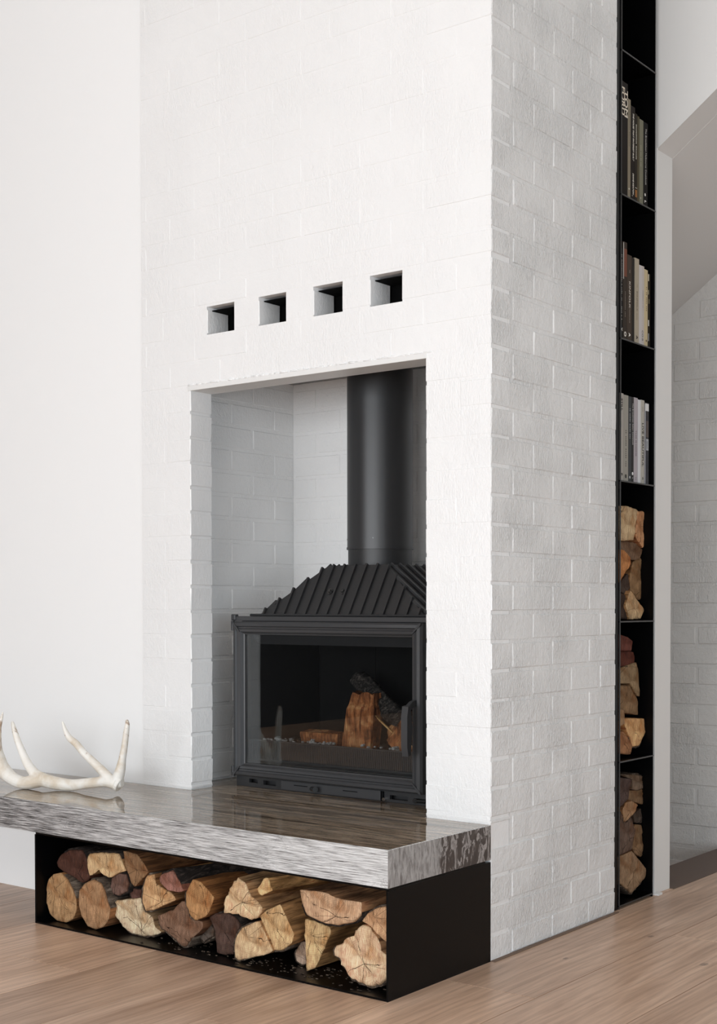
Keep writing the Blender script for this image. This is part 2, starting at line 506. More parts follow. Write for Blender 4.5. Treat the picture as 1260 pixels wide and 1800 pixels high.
def plank(x0, x1, y0, y1):
    m_ = MB().box(x0, x1, y0, y1, -0.018, 0.0, c=0.0006)
    return sharp(m_.build('plank', 'oak', floor))
PW = 0.29
g = 0.0013
for i in range(-19, 17):
    x0 = -0.002 + PW * i
    x1 = x0 + PW
    r = random.Random(100 + i)
    if i == 0: y = -0.239 - 2.1 * 4
    elif i == -1: y = -0.9 - 2.1 * 4
    elif i == 1: y = 0.62 - 2.1 * 5
    elif i == -2: y = -1.62 - 2.1 * 4
    else: y = -8.5 - r.uniform(0, 1.9)
    while y < STAIR_Y:
        a, b = max(y, -8.55), min(y + 2.1, STAIR_Y)
        if b > a + 0.02:
            if x1 <= -0.19 and b > 1.26 and x0 >= -0.95:
                if a < 1.25: plank(x0 + g, x1 - g, a + g, 1.26)
            elif i == -1 and b > 1.26:
                if a < 1.26: plank(x0 + g, x1 - g, a + g, 1.26 - g)
            else:
                plank(x0 + g, x1 - g, a + g, b - g)
        y += 2.1
sharp(MB().box(-0.2, -0.0035, 1.2635, STAIR_Y - .001, -0.018, 0.001, c=.001).build('edge_strip', 'oak_dark_strip', floor))  # darker floor strip along the edge of the stair opening
struct(MB().box(0.0, 0.014, 0.0, 0.79, -0.002, 0.003).build('trim_1', 'oak_edge'), 'thin brown expansion strip along the foot of the chimney')

# landing one step down beneath the stair, its riser and skirting
struct(MB().box(-0.9, -0.2, 1.26, STAIR_Y, -0.25, -0.17).build('floor_landing', 'oak'), 'dark lower landing beneath the stair')
struct(MB().box(-0.225, -0.2, 1.26, STAIR_Y, -0.17, -0.018).build('trim_2', 'oak_edge'))
struct(MB().box(-0.9, -0.225, STAIR_Y - 0.012, STAIR_Y - 0.003, -0.17, -0.098).build('baseboard_stair', 'white_trim'))

# plaster wall left of the chimney, and the plinth under the hearth slab
struct(MB().box(-5.5, -1.4705, 0.004, 0.13, 0.0, CEIL).build('wall_left_plaster', 'plaster'))
struct(MB().box(-3.6, -1.462, -0.177, 0.0035, 0.0, 0.2985).build('wall_plinth', 'plaster'), 'white plastered plinth under the hearth slab')
struct(MB().box(-5.6, -5.5, -8.6, 0.13, -0.12, CEIL).build('wall_left', 'dark_paint'))  # unseen wall, made dark so the stove glass reflects little light
mb = MB()
mb.box(-5.5, -3.0, -8.7, -8.6, -0.12, CEIL); mb.box(4.8, 5.0, -8.7, -8.6, -0.12, CEIL); mb.box(-3.0, 4.8, -8.7, -8.6, 2.85, CEIL)
mb.box(-3.0, 4.8, -8.7, -8.6, -0.12, 0.0)
struct(mb.build('wall_back', 'room_paint'))
mb = MB()
mb.box(5.0, 5.1, -8.6, -6.8, -0.12, CEIL); mb.box(5.0, 5.1, -0.9, STAIR_Y, -0.12, CEIL); mb.box(5.0, 5.1, -6.8, -0.9, 2.45, CEIL)
mb.box(5.0, 5.1, -6.8, -0.9, -0.12, 0)
struct(mb.build('wall_right', 'room_paint'))
struct(MB().box(-5.6, 5.1, -8.7, STAIR_Y + 0.1, CEIL, CEIL + 0.1).build('ceiling', 'bulk_white'))
wf = MB()
for x in (-3.0, -0.4, 2.2, 4.74): wf.box(x, x + 0.06, -8.67, -8.62, 0.03, 2.85)
wf.box(-3.0, 4.8, -8.67, -8.62, 0, 0.05); wf.box(-3.0, 4.8, -8.67, -8.62, 2.8, 2.85)
struct(wf.build('window_1', 'black_edge'))
wf = MB()
for y in (-6.8, -3.8, -.96): wf.box(5.02, 5.07, y, y + 0.06, 0.03, 2.45)
wf.box(5.02, 5.07, -6.8, -.9, 0, 0.05); wf.box(5.02, 5.07, -6.8, -.9, 2.4, 2.45)
struct(wf.build('window_2_added', 'black_edge'))  # unseen frame, added to go with the side fill

# wall end beside the bookcase, its raked opening and the sloping soffit under the stair
SL = 0.724
def soff(x): return 2.667 + SL * (x + 0.018)
xt = (CEIL - 2.667) / SL - 0.018
bulk = struct(MB().prism([(-0.60, 0.0), (-0.020, 0.0), (-0.020, 2.667), (xt, CEIL), (-0.60, CEIL)], 1, 1.133, 1.262)
       .build('wall_bulkhead', ['bulk_white', 'soffit_grey']), 'off-white wall end with a raked opening beside the bookcase')
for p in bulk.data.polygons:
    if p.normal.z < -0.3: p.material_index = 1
struct(MB().box(-0.040, -0.016, 1.1245, 1.133, 0.0, 2.668).build('trim_3', 'white_trim'), 'narrow pale corner bead down the wall end')
struct(MB().box(-0.030, 0.004, 1.118, 1.15, 0.0, 0.007).build('trim_4', 'white_trim'), 'small white foot plate at the wall end')
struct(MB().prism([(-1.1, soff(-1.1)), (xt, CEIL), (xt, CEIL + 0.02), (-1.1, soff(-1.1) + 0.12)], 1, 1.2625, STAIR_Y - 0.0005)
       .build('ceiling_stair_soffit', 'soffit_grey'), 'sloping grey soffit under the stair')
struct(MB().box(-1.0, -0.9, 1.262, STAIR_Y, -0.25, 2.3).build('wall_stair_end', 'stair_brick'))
struct(MB().box(-0.6, -0.5, 0.8, 1.133, 0.0, CEIL).build('wall_behind_bookcase', 'plaster'))

# ------------------------------------------------------------------ painted brickwork
BC = {}
def brick(parent, x0, x1, y0, y1, z0, z1, mat, c=0.0035, jit=0.0006, push=0.0004):
    """one painted brick; alike bricks share mesh data"""
    dx, dy, dz = round(x1 - x0, 3), round(y1 - y0, 3), round(z1 - z0, 4)
    var = RND.randrange(5)
    key = (dx, dy, dz, var, mat, c)
    if key not in BC:
        m_ = MB().box(-dx / 2, dx / 2, -dy / 2, dy / 2, -dz / 2, dz / 2, c=c, jit=jit, rnd=random.Random(hash((dx, dy, dz)) % 9999 + var))
        me = m_.mesh('brick')
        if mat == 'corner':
            me.materials.append(M['brick_front']); me.materials.append(M['brick_side_dimmed'])
            for p in me.polygons: p.material_index = 1 if p.normal.x > .5 else 0  # faces towards the side take the darkened copy of the paint
        else:
            me.materials.append(M[mat])
        BC[key] = me
    o = bpy.data.objects.new('brick', BC[key])
    COL.objects.link(o)
    o.parent = parent
    o.location = ((x0 + x1) / 2 + RND.uniform(-push, push), (y0 + y1) / 2 + RND.uniform(-push, push), (z0 + z1) / 2)
    o.rotation_euler = (RND.uniform(-.0016, .0016), RND.uniform(-.0016, .0016), RND.uniform(-.0016, .0016))
    return o

def zl(n): return 0.086 * n - 0.009
J = 0.0042
W, OL, OR, JB = -1.467, -1.224, -0.232, 0.106
LZ, OT = 0.402, 1.799
PR = 0.0006          # how far bricks stand proud of the painted joints on the front

# front leaf
mb = MB()
mb.box(W, OL - .003, PR, JB - .003, 0, OT); mb.box(OR + .003, -.0022, PR, JB - .003, 0, OT)
mb.box(OL - .003, OR + .003, PR, JB - .003, 0, 0.299)
mb.box(W, -.0022, PR, JB - .003, OT, 1.969)
VENTS = [(-1.142, -1.018), (-0.904, -0.788), (-0.669, -0.553), (-0.441, -0.321)]
xs = [W] + [v for ab in VENTS for v in ab] + [-.0022]
for a, b in zip(xs[0::2], xs[1::2]): mb.box(a + (.002 if a > W else 0), b - (.002 if b < -.01 else 0), PR, JB - .003, 1.969, 2.064)
mb.box(W, -.0022, PR, JB - .003, 2.064, CEIL)
front = struct(mb.build('wall_chimney_front', 'brick_front'), 'white painted brick chimney breast front')

def row_front(n):
    z0, z1 = zl(n) + J, zl(n + 1) - J
    if n == 0: z0 = 0.001
    odd = n % 2 == 1
    out = []
    def seg(lo, hi, joints):
        pts = [hi] + [j for j in joints if lo + .03 < j < hi - .03] + [lo]
        for k in range(len(pts) - 1):
            b = pts[k] - (0 if k == 0 else .005); a = pts[k + 1] + (0 if k == len(pts) - 2 else .005)
            out.append((a, b, z0, z1))
    js = [-.115 - .24 * k for k in range(7)] if odd else [-.235 - .24 * k for k in range(7)]
    if n == 23:
        edges = [W] + [v for ab in VENTS for v in ab] + [0.0]
        for a, b in zip(edges[0::2], edges[1::2]): seg(a, b, [-.115] if b == 0 else ([-1.35] if a == W else []))
        return [(a, b, 1.973, 2.0545) for a, b, _, _ in out]
    if n < 4:
        seg(-.11 if odd else -.23, 0.0, [])
        return out
    if n <= 20:
        seg(W, OL, [] if odd else [-1.345]); seg(OR, 0.0, js)
        if n == 4: return [(a, b, 0.4035, z1) for a, b, _, _ in out]
        return out
    seg(W, 0.0, js)
    return out
for n in range(0, 41):
    for a, b, z0, z1 in row_front(n):
        if n == 21: z0 = 1.8035
        if n == 24: z0 = 2.070
        corner = b == 0.0
        d = (0.23 if (n % 2 == 1) else 0.11) if corner else JB
        if b == OR: pass
        big = (a in (OL, OR)) or (b in (OL, OR)) or corner
        brick(front, a, b, 0.0, d, z0, z1, 'brick_front' if not corner else 'corner', c=0.0028, jit=0.0011 if big else 0.0003,
              push=0.0006 if big else 0.0004)

# steel lintel over the opening and black sheets as shade in the air slots
lin = MB().box(OL - 0.012, OR + 0.004, -0.002, 0.004, 1.786, 1.803, c=0.001).box(OL - 0.004, OR + 0.004, 0.004, 0.1055, 1.7865, 1.7935)
struct(lin.build('trim_5', 'white_trim'), 'white painted steel lintel across the fireplace opening')
lump = MB()
for k in range(46):
    x = OL + .0 + (OR - OL) * k / 45 + RND.uniform(-.008, .008)
    s = RND.uniform(.003, .008)
    lump.box(x - s * 2, x + s * 2, -0.0045 + RND.uniform(0, .003), 0.003, 1.802, 1.8055 + RND.uniform(0, .003), c=.0012, jit=.0006, rnd=RND)
sharp(lump.build('paint_ridge', 'brick_front', front), 60)
for a, b in VENTS:
    d = MB().box(a + .0005, b - .0005, 0.024, 0.112, 2.052, 2.055)
    d.box(b - .004, b - .0025, 0.03, 0.112, 1.968, 2.052)
    d.build('vent_shade_sheet', 'void_black', front)  # black sheets put the shade inside each slot into the colour
pl = MB().box(-1.30, -0.14, 0.113, 0.12, 1.93, 2.25)
pl.build('vent_shade_backing', 'void_black', front)  # black backing stands in for the shaded cavity

# side leaf (right face of the chimney)
side = struct(MB().box(-.118, -.0026, JB, 0.785, 0, CEIL).build('wall_chimney_side', 'brick_side_dimmed'), 'white painted brick side of the chimney')
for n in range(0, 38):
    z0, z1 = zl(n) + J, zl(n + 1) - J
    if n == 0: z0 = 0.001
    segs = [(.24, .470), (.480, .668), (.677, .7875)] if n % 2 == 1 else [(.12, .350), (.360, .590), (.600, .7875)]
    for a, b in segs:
        brick(side, -.110, 0.0, a, b, z0, z1, 'brick_side_dimmed', c=0.0045, jit=0.0009, push=0.0006)

# niche: left wall, back wall, top plate
NX, NY, NT_ = -1.345, 0.69, 1.905
nl = struct(MB().box(-1.465, NX - .0022, JB, 0.80, 0.0, CEIL).build('wall_niche_left', 'brick_niche_lit'))
nb = struct(MB().box(NX - .0022, -.118, NY + .0016, 0.80, 0.0, CEIL).build('wall_niche_back', 'brick_niche_lit'))
for n in range(4, 22):
    z0, z1 = max(zl(n) + J, 0.404), min(zl(n + 1) - J, NT_ - .001)
    js = [.33, .57] if n % 2 == 0 else [.21, .45]
    pts = [JB + .001] + js + [NY]
    for k in range(3):
        a, b = pts[k] + (.005 if k else 0), pts[k + 1] - (.005 if k < 2 else .001)
        brick(nl, NX - .10, NX, a, b, z0, z1, 'brick_niche_lit', c=0.0045, jit=0.0006)
    pts = [NX + .001] + ([-1.225, -.985, -.745, -.505, -.265] if n % 2 else [-1.105, -.865, -.625, -.385]) + [-.119]
    for k in range(len(pts) - 1):
        brick(nb, pts[k] + .005, pts[k + 1] - .005, NY, NY + .1, z0, z1, 'brick_niche_lit', c=0.004, jit=0.0004)
mb = MB()
mb.box(NX, -.119, .114, .334, NT_, NT_ + .004); mb.box(NX, -.119, .570, NY, NT_, NT_ + .004)
mb.box(NX, -.862, .334, .570, NT_, NT_ + .004); mb.box(-.624, -.119, .334, .570, NT_, NT_ + .004)
struct(mb.build('ceiling_niche', 'galvanised'), 'dull metal closing plate at the top of the niche')

# brick wall beyond the stair
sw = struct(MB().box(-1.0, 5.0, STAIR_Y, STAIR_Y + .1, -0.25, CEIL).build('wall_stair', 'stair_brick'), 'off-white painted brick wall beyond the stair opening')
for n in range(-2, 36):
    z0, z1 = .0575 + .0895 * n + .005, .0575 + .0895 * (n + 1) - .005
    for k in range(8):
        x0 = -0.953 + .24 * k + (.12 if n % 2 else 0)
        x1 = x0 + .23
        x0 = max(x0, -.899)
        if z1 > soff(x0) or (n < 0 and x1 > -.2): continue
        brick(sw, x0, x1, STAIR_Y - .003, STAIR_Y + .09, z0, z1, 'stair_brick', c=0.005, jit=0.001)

# ------------------------------------------------------------------ hearth slab and firewood box
def world_child(o, parent):
    o.parent = parent
    o.location = -Vector(parent.location)
    return o

slab = MB()
S, ZB = -0.506, 0.300
out = [(-3.6, S), (0.0, S), (0.0, -0.0008), (OR - .001, -0.0008), (OR - .001, JB + .004), (-.122, JB + .004), (-.122, NY - .003), (NX + .003, NY - .003), (NX + .003, JB + .004), (OL + .001, JB + .004), (OL + .001, -0.0008), (-3.6, -0.0008)]
n = len(out)
e = 0.0018
def inset(p, q, r):
    a, b, c_ = Vector(p), Vector(q), Vector(r)
    n1 = Vector((-(b - a).y, (b - a).x)).normalized(); n2 = Vector((-(c_ - b).y, (c_ - b).x)).normalized()
    return tuple(b + (n1 + n2) * e)
ins = [inset(out[i - 1], out[i], out[(i + 1) % n]) for i in range(n)]
slab.add([(x, y, ZB) for x, y in out] + [(x, y, LZ - e) for x, y in out] + [(x, y, LZ) for x, y in ins],
         [tuple(range(n))[::-1]] + [(i, (i + 1) % n, n + (i + 1) % n, n + i) for i in range(n)], 1)
slab.add([(x, y, LZ - e) for x, y in out] + [(x, y, LZ) for x, y in ins], [(i, (i + 1) % n, n + (i + 1) % n, n + i) for i in range(n)], 1)
slab.add([(x, y, LZ) for x, y in ins], [tuple(range(n))], 0)
so = slab.build('hearth_slab', ['stone_top', 'stone_front', 'stone_end'])
for p in so.data.polygons:
    if p.normal.x > 0.9 and p.center.x > -0.01: p.material_index = 2
tag(so, 'thick grey travertine hearth slab with polished top, over the firewood box', 'hearth')

BXL = -1.4445
bx = empty('firewood_box', (BXL / 2, -0.25, 0), 'low black steel firewood box, open in front, under the stone slab', 'box')
t6 = .006
def part(name, m_, mats, root, sh=True):
    o = m_.build(name, mats)
    world_child(o, root)
    if sh: sharp(o)
    return o
part('base_plate', MB().box(BXL, -t6 - .0002, S, -.03, 0.0, t6, c=.0006), 'black_steel', bx)
part('top_plate', MB().box(BXL, -.0004, S + .004, -.03, ZB - t6 - .001, ZB - .001, c=.0006), 'black_steel', bx)
part('side_panel', MB().box(BXL, BXL + t6, S, -.03, t6, ZB - t6 - .001, c=.0006), 'black_steel', bx)
part('side_panel', MB().box(-t6, 0, S, -.001, 0.0, ZB - t6 - .001, c=.0006), 'black_steel', bx)
part('back_panel', MB().box(BXL + t6, -t6, -.036, -.03, t6, ZB - t6 - .001), 'black_steel', bx)

# ------------------------------------------------------------------ logs
def make_log(name, outline, length, tint, barky, crust=0.0, tilt=(0, 0), seed=0, end='log_end', sidem='log_split', bk='bark', relief=.003):
    """outline: (a,z) end face; returns the thing with its bark child. The end faces local -Y."""
    rnd = random.Random(seed)
    n = len(outline)
    cx = sum(p[0] for p in outline) / n; cz = sum(p[1] for p in outline) / n
    area = sum(outline[i][0] * outline[(i + 1) % n][1] - outline[(i + 1) % n][0] * outline[i][1] for i in range(n))
    pts = outline[:] if area > 0 else outline[::-1]
    # refine the outline
    ref = []
    for i in range(n):
        a, b = Vector(pts[i]), Vector(pts[(i + 1) % n])
        k = max(1, int((b - a).length / .0085))
        for j in range(k): ref.append(a.lerp(b, j / k))
    # light smoothing
    m = len(ref)
    for _ in range(1):
        ref = [ref[i] * .8 + (ref[i - 1] + ref[(i + 1) % m]) * .1 for i in range(m)]
    ref = [Vector((p.x - cx, p.y - cz)) for p in ref]
    jit = []
    for i, p in enumerate(ref):
        nn = noise.noise(Vector((p.x * 60 + seed * 3.1, p.y * 60, seed))) * .0018 + rnd.uniform(-1, 1) * crust
        jit.append(p + p.normalized() * nn)
    ref = jit
    body = MB()
    # end cap, in rings
    rings = [1.0, .93, .80, .62, .42, .2]
    vs, fs = [], []
    for ri, s in enumerate(rings):
        for i, p in enumerate(ref):
            q = p * s
            y = 0.0 if ri == 0 else noise.noise(Vector((q.x * 30 + seed, q.y * 30, seed * 1.7))) * relief * 1.8 + noise.noise(Vector((q.x * 95 + seed, q.y * 95, seed * 1.7))) * relief * .7 - relief * .4 + rnd.uniform(-.0004, .0004)
            if ri == 0: y = .0015 + rnd.uniform(0, crust * .8)
            vs.append((q.x, y, q.y))
    vs.append((0, 0, 0))
    for ri in range(len(rings) - 1):
        for i in range(m):
            j = (i + 1) % m
            fs.append((ri * m + i, ri * m + j, (ri + 1) * m + j, (ri + 1) * m + i))
    last = (len(rings) - 1) * m
    for i in range(m): fs.append((last + i, last + (i + 1) % m, len(vs) - 1))
    body.add(vs, fs, 0, True)
    # sides
    K = 9
    tx, tz = tilt
    grid = []
    for k in range(K + 1):
        t_ = k / K
        y = length * t_ + (vs[0][1] if False else 0)
        for i, p in enumerate(ref):
            g_ = noise.noise(Vector((p.x * 55 + 7 * seed, p.y * 55, t_ * 3.0 + seed))) * .003 * min(1, t_ * 4)
            q = p + p.normalized() * g_
            yy = vs[i][1] if k == 0 else y
            grid.append((q.x + tx * y, yy, q.y + tz * y))
    flags = []
    for i in range(m):
        j = (i + 1) % m
        mid = (ref[i] + ref[j]) / 2
        ang = math.degrees(math.atan2(mid.y, mid.x)) % 360
        flags.append(any((lo <= ang <= hi) or (lo <= ang + 360 <= hi) for lo, hi in barky))
    f_split = [(k * m + i, (k + 1) * m + i, (k + 1) * m + (i + 1) % m, k * m + (i + 1) % m) for k in range(K) for i in range(m) if not flags[i]]
    under = [(k * m + i, (k + 1) * m + i, (k + 1) * m + (i + 1) % m, k * m + (i + 1) % m) for k in range(K) for i in range(m) if flags[i]]
    body.add(grid, f_split, 1, False)
    body.add(grid, under, 1, False)
    body.add([grid[K * m + i] for i in range(m)], [tuple(range(m))[::-1]], 0)
    me_ = body.mesh(name)
    ca = me_.color_attributes.new('rim', 'FLOAT_COLOR', 'CORNER')
    R0 = {}
    for p in me_.polygons:
        for li in p.loop_indices:
            q = me_.vertices[me_.loops[li].vertex_index].co
            v_ = 0.0
            if p.material_index == 0:
                ang_ = math.degrees(math.atan2(q.z, q.x)) % 360
                on = any((lo <= ang_ <= hi) or (lo <= ang_ + 360 <= hi) for lo, hi in barky)
                if on and min((q.x - r_.x) ** 2 + (q.z - r_.y) ** 2 for r_ in ref) < 4e-6: v_ = 1.0
            ca.data[li].color = (v_, v_, v_, 1)
    o = link(name, me_, [end, sidem])
    o.color = tint
    if any(flags):
        b = MB()
        th = .0048
        bgrid = []
        for k in range(K + 1):
            for i, p in enumerate(ref):
                g0 = grid[k * m + i]
                d = p.normalized()
                rr = th * (1 + .8 * noise.noise(Vector((g0[0] * 90, g0[1] * 45 + seed, g0[2] * 90))))
                edge = flags[i] and flags[i - 1]
                rr = rr if edge else .0004
                bgrid.append((g0[0] + d.x * rr, g0[1] + (.001 if k == 0 else 0), g0[2] + d.y * rr))
        b.add(bgrid, under, 0, True)
        front_rim = [(grid[i][0] * .995, grid[i][1] + .001, grid[i][2] * .995) for i in range(m)]
        b.add([bgrid[i] for i in range(m)] + front_rim, [(i, (i + 1) % m, m + (i + 1) % m, m + i) for i in range(m) if flags[i]], 0, False)
        me = b.mesh('bark')
        link('bark', me, bk, o)
    o.location = (0, 0, 0)
    return o, (cx, cz)

LOGS = [
('L1',-0.465,[(-1.425,0.142),(-1.402,0.159),(-1.361,0.169),(-1.332,0.153),(-1.308,0.127),(-1.288,0.094),(-1.288,0.053),(-1.304,0.024),(-1.340,0.008),(-1.385,0.008),(-1.422,0.025),(-1.436,0.059),(-1.436,0.106),(-1.434,0.125)]),
('L2',-0.467,[(-1.272,0.123),(-1.243,0.150),(-1.200,0.169),(-1.165,0.160),(-1.148,0.139),(-1.140,0.114),(-1.123,0.085),(-1.130,0.050),(-1.158,0.020),(-1.192,0.008),(-1.231,0.012),(-1.262,0.042),(-1.275,0.076)]),
('L3',-0.450,[(-1.404,0.196),(-1.379,0.226),(-1.333,0.246),(-1.275,0.252),(-1.249,0.223),(-1.250,0.190),(-1.237,0.172),(-1.245,0.156),(-1.276,0.143),(-1.312,0.156),(-1.365,0.168),(-1.399,0.181)]),
('L4',-0.450,[(-1.254,0.225),(-1.240,0.244),(-1.180,0.254),(-1.099,0.260),(-1.074,0.217),(-1.070,0.208),(-1.104,0.197),(-1.146,0.176),(-1.167,0.180),(-1.197,0.201),(-1.228,0.174),(-1.241,0.171),(-1.252,0.196)]),
('L5',-0.455,[(-1.076,0.273),(-1.014,0.269),(-0.982,0.245),(-0.960,0.219),(-0.974,0.206),(-1.025,0.163),(-1.039,0.175),(-1.064,0.221)]),
('L6',-0.440,[(-1.153,0.146),(-1.140,0.176),(-1.115,0.194),(-1.077,0.195),(-1.065,0.168),(-1.073,0.142),(-1.115,0.119),(-1.149,0.129)]),
('L7',-0.420,[(-1.086,0.132),(-1.073,0.148),(-1.028,0.151),(-1.032,0.122),(-1.074,0.113)]),
('L8',-0.435,[(-1.159,0.099),(-1.086,0.113),(-1.016,0.127),(-1.004,0.091),(-0.963,0.072),(-0.956,0.044),(-0.924,0.032),(-0.960,0.016),(-1.005,0.008),(-1.058,0.008),(-1.100,0.026),(-1.133,0.053),(-1.150,0.074)]),
('L9',-0.450,[(-0.971,0.208),(-0.939,0.215),(-0.935,0.185),(-0.864,0.166),(-0.844,0.147),(-0.880,0.131),(-0.943,0.102),(-0.980,0.092),(-0.996,0.121),(-0.991,0.169)]),
('L10',-0.470,[(-0.898,0.210),(-0.882,0.225),(-0.839,0.242),(-0.812,0.212),(-0.793,0.185),(-0.812,0.177),(-0.863,0.178),(-0.894,0.196)]),
('L11',-0.470,[(-0.755,0.225),(-0.721,0.221),(-0.665,0.182),(-0.684,0.140),(-0.699,0.121),(-0.744,0.101),(-0.763,0.112),(-0.782,0.142),(-0.784,0.180)]),
('L12',-0.457,[(-0.916,0.091),(-0.853,0.116),(-0.814,0.149),(-0.795,0.149),(-0.772,0.100),(-0.727,0.099),(-0.727,0.077),(-0.773,0.040),(-0.799,0.009),(-0.819,0.014),(-0.857,0.035),(-0.901,0.051),(-0.912,0.066)]),
('L13',-0.420,[(-0.767,0.072),(-0.740,0.090),(-0.710,0.072),(-0.714,0.050),(-0.756,0.024),(-0.779,0.037)]),
('L14',-0.446,[(-0.710,0.114),(-0.684,0.128),(-0.633,0.136),(-0.597,0.125),(-0.579,0.103),(-0.597,0.079),(-0.608,0.059),(-0.612,0.016),(-0.652,0.008),(-0.678,0.010),(-0.681,0.048),(-0.688,0.076)]),
('L15',-0.460,[(-0.579,0.249),(-0.554,0.239),(-0.526,0.203),(-0.505,0.190),(-0.484,0.175),(-0.500,0.144),(-0.527,0.132),(-0.555,0.136),(-0.573,0.144),(-0.638,0.137),(-0.634,0.173),(-0.612,0.210),(-0.594,0.237)]),
('L16',-0.420,[(-0.563,0.194),(-0.527,0.228),(-0.516,0.249),(-0.495,0.254),(-0.488,0.230),(-0.478,0.218),(-0.541,0.189),(-0.563,0.186)]),
('L17',-0.466,[(-0.578,0.083),(-0.557,0.108),(-0.507,0.131),(-0.490,0.136),(-0.465,0.098),(-0.438,0.058),(-0.466,0.043),(-0.575,0.008),(-0.587,0.016),(-0.589,0.053)]),
('L18',-0.455,[(-0.499,0.148),(-0.468,0.171),(-0.420,0.193),(-0.399,0.160),(-0.369,0.115),(-0.376,0.089),(-0.410,0.063),(-0.444,0.056),(-0.461,0.083)]),
('L19',-0.465,[(-0.341,0.247),(-0.295,0.249),(-0.246,0.252),(-0.211,0.241),(-0.167,0.240),(-0.120,0.241),(-0.120,0.204),(-0.142,0.184),(-0.198,0.166),(-0.246,0.164),(-0.285,0.171),(-0.315,0.179),(-0.331,0.210)]),
('L20',-0.432,[(-0.347,0.158),(-0.306,0.154),(-0.257,0.148),(-0.254,0.129),(-0.280,0.079),(-0.310,0.023),(-0.343,0.008),(-0.344,0.048),(-0.348,0.112)]),
('L21',-0.390,[(-0.380,0.080),(-0.402,0.074),(-0.422,0.037),(-0.416,0.017),(-0.395,0.008),(-0.376,0.016),(-0.358,0.050)]),
('L22',-0.460,[(-0.222,0.094),(-0.212,0.108),(-0.196,0.113),(-0.171,0.137),(-0.149,0.142),(-0.146,0.158),(-0.121,0.181),(-0.099,0.177),(-0.063,0.138),(-0.060,0.117),(-0.039,0.108),(-0.036,0.043),(-0.063,0.024),(-0.096,0.015),(-0.134,0.019),(-0.165,0.028),(-0.184,0.053),(-0.203,0.074),(-0.218,0.079)]),
('L23',-0.450,[(-0.132,0.185),(-0.110,0.210),(-0.079,0.229),(-0.049,0.238),(-0.031,0.229),(-0.031,0.136),(-0.049,0.141),(-0.079,0.158),(-0.107,0.179)]),
]
GB = 'split firewood stacked in the black steel box'
INFO = {
'L1': ((176,130,80), [(-100,80)], 0, 'round sawn log with grey bark, leftmost on the box floor', 'bark', 'log_end', 'log_split'),
'L2': ((170,122,78), [(-100,110)], 0, 'round sawn log with a curved crack and two knot holes, second from the left', 'bark', 'log_end', 'log_split'),
'L3': ((80,44,32), [(0,150)], .0006, 'dark red log end on top of the leftmost round log', 'bark_dark', 'log_end', 'log_split'),
'L4': ((204,164,110), [(20,170)], .0012, 'pale notched log end between the dark red log and the brown wedge, top row', 'bark_dark', 'log_end', 'log_split'),
'L5': ((140,98,60), [], 0, 'smooth brown wedge pointing down from the top of the stack, left half', 'bark', 'log_end', 'log_split'),
'L6': ((110,78,66), [(0,360)], .0016, 'rough purplish brown log end above the pale wide log', 'bark_dark', 'log_end', 'log_split'),
'L7': ((98,62,52), [(0,360)], .001, 'smallest purplish stub tucked under the brown wedge', 'bark_dark', 'log_end', 'log_split'),
'L8': ((208,184,144), [(190,340)], .0012, 'wide pale cream log with flat top on the box floor, third from the left', 'bark', 'log_end', 'log_split'),
'L9': ((204,154,98), [(100,260)], .0006, 'tan quarter log just below and left of the red-ended log', 'bark', 'log_end', 'log_split'),
'L10': ((150,94,78), [(-60,160)], .001, 'dark barked log with a red end resting on the tan quarter log', 'bark_dark', 'log_end', 'log_split'),
'L11': ((178,122,66), [(150,260)], 0, 'smooth orange brown half log right of the red-ended log', 'bark', 'log_end', 'log_split'),
'L12': ((128,90,66), [(180,330)], .0012, 'brown weathered log pointing down to the floor of the box, left of the middle', 'bark', 'log_end', 'log_split'),
'L13': ((92,78,68), [(0,360)], .0012, 'small grey barked log set back beside the brown weathered log', 'bark', 'log_end', 'log_split'),
'L14': ((84,58,48), [(0,120)], .001, 'dark purple cracked log on the floor in the middle of the box', 'bark_dark', 'log_end', 'log_split'),
'L15': ((216,178,128), [], .0026, 'pale star-shaped log end with a splintered lower edge', 'bark', 'log_end', 'log_split'),
'L16': ((228,184,116), [], .0006, 'small yellow triangular log end high behind the star-shaped log', 'bark', 'log_end', 'log_split'),
'L17': ((206,168,118), [(90,250)], .0006, 'quarter round log with fan-like cracks on the floor, right of the purple log', 'bark', 'log_end', 'log_split'),
'L18': ((204,162,104), [(230,300)], 0, 'squared tan block leaning against the quarter round log', 'bark', 'log_end', 'log_split'),
'L19': ((200,154,112), [(180,360)], .0008, 'big half log lying flat side up at the top right of the box', 'bark_dark', 'log_end', 'log_split'),
'L20': ((208,168,108), [], .0006, 'triangular tan log standing point down beneath the big half log', 'bark', 'log_end', 'log_split'),
'L21': ((172,142,118), [(150,290)], .0006, 'small pinkish log end low behind the triangular tan log', 'bark', 'log_end', 'log_split'),
'L22': ((222,184,140), [(170,340)], .0028, 'largest crusty pale log at the right end of the box floor', 'bark', 'log_end', 'log_split'),
'L23': ((204,152,104), [(30,150)], .0006, 'rounded tan log partly behind the right side panel, above the crusty log', 'bark', 'log_end', 'log_split'),
}
SKEW = {'L10': (.45, .05), 'L16': (.2, .0), 'L19': (.04, 0), 'L18': (.0, .05), 'L5': (.1, 0), 'L13': (.02, 0)}
for key, yf, pl_ in LOGS:
    rgb, bk_, crust, label, bm_, em_, sm_ = INFO[key]
    sd = int(key[1:])
    ln_ = (-.05 - yf) * (.96 if key not in ('L10', 'L16') else .75) - .005 * (sd % 4)
    sk = SKEW.get(key, (0, 0))
    o, (cx, cz) = make_log('log', pl_, ln_, wood(*rgb), bk_, crust, sk, sd, em_, sm_, bm_, relief=.0025 + crust * 1.2)
    o.location = (cx, yf, cz)
    tag(o, label, 'log', GB)

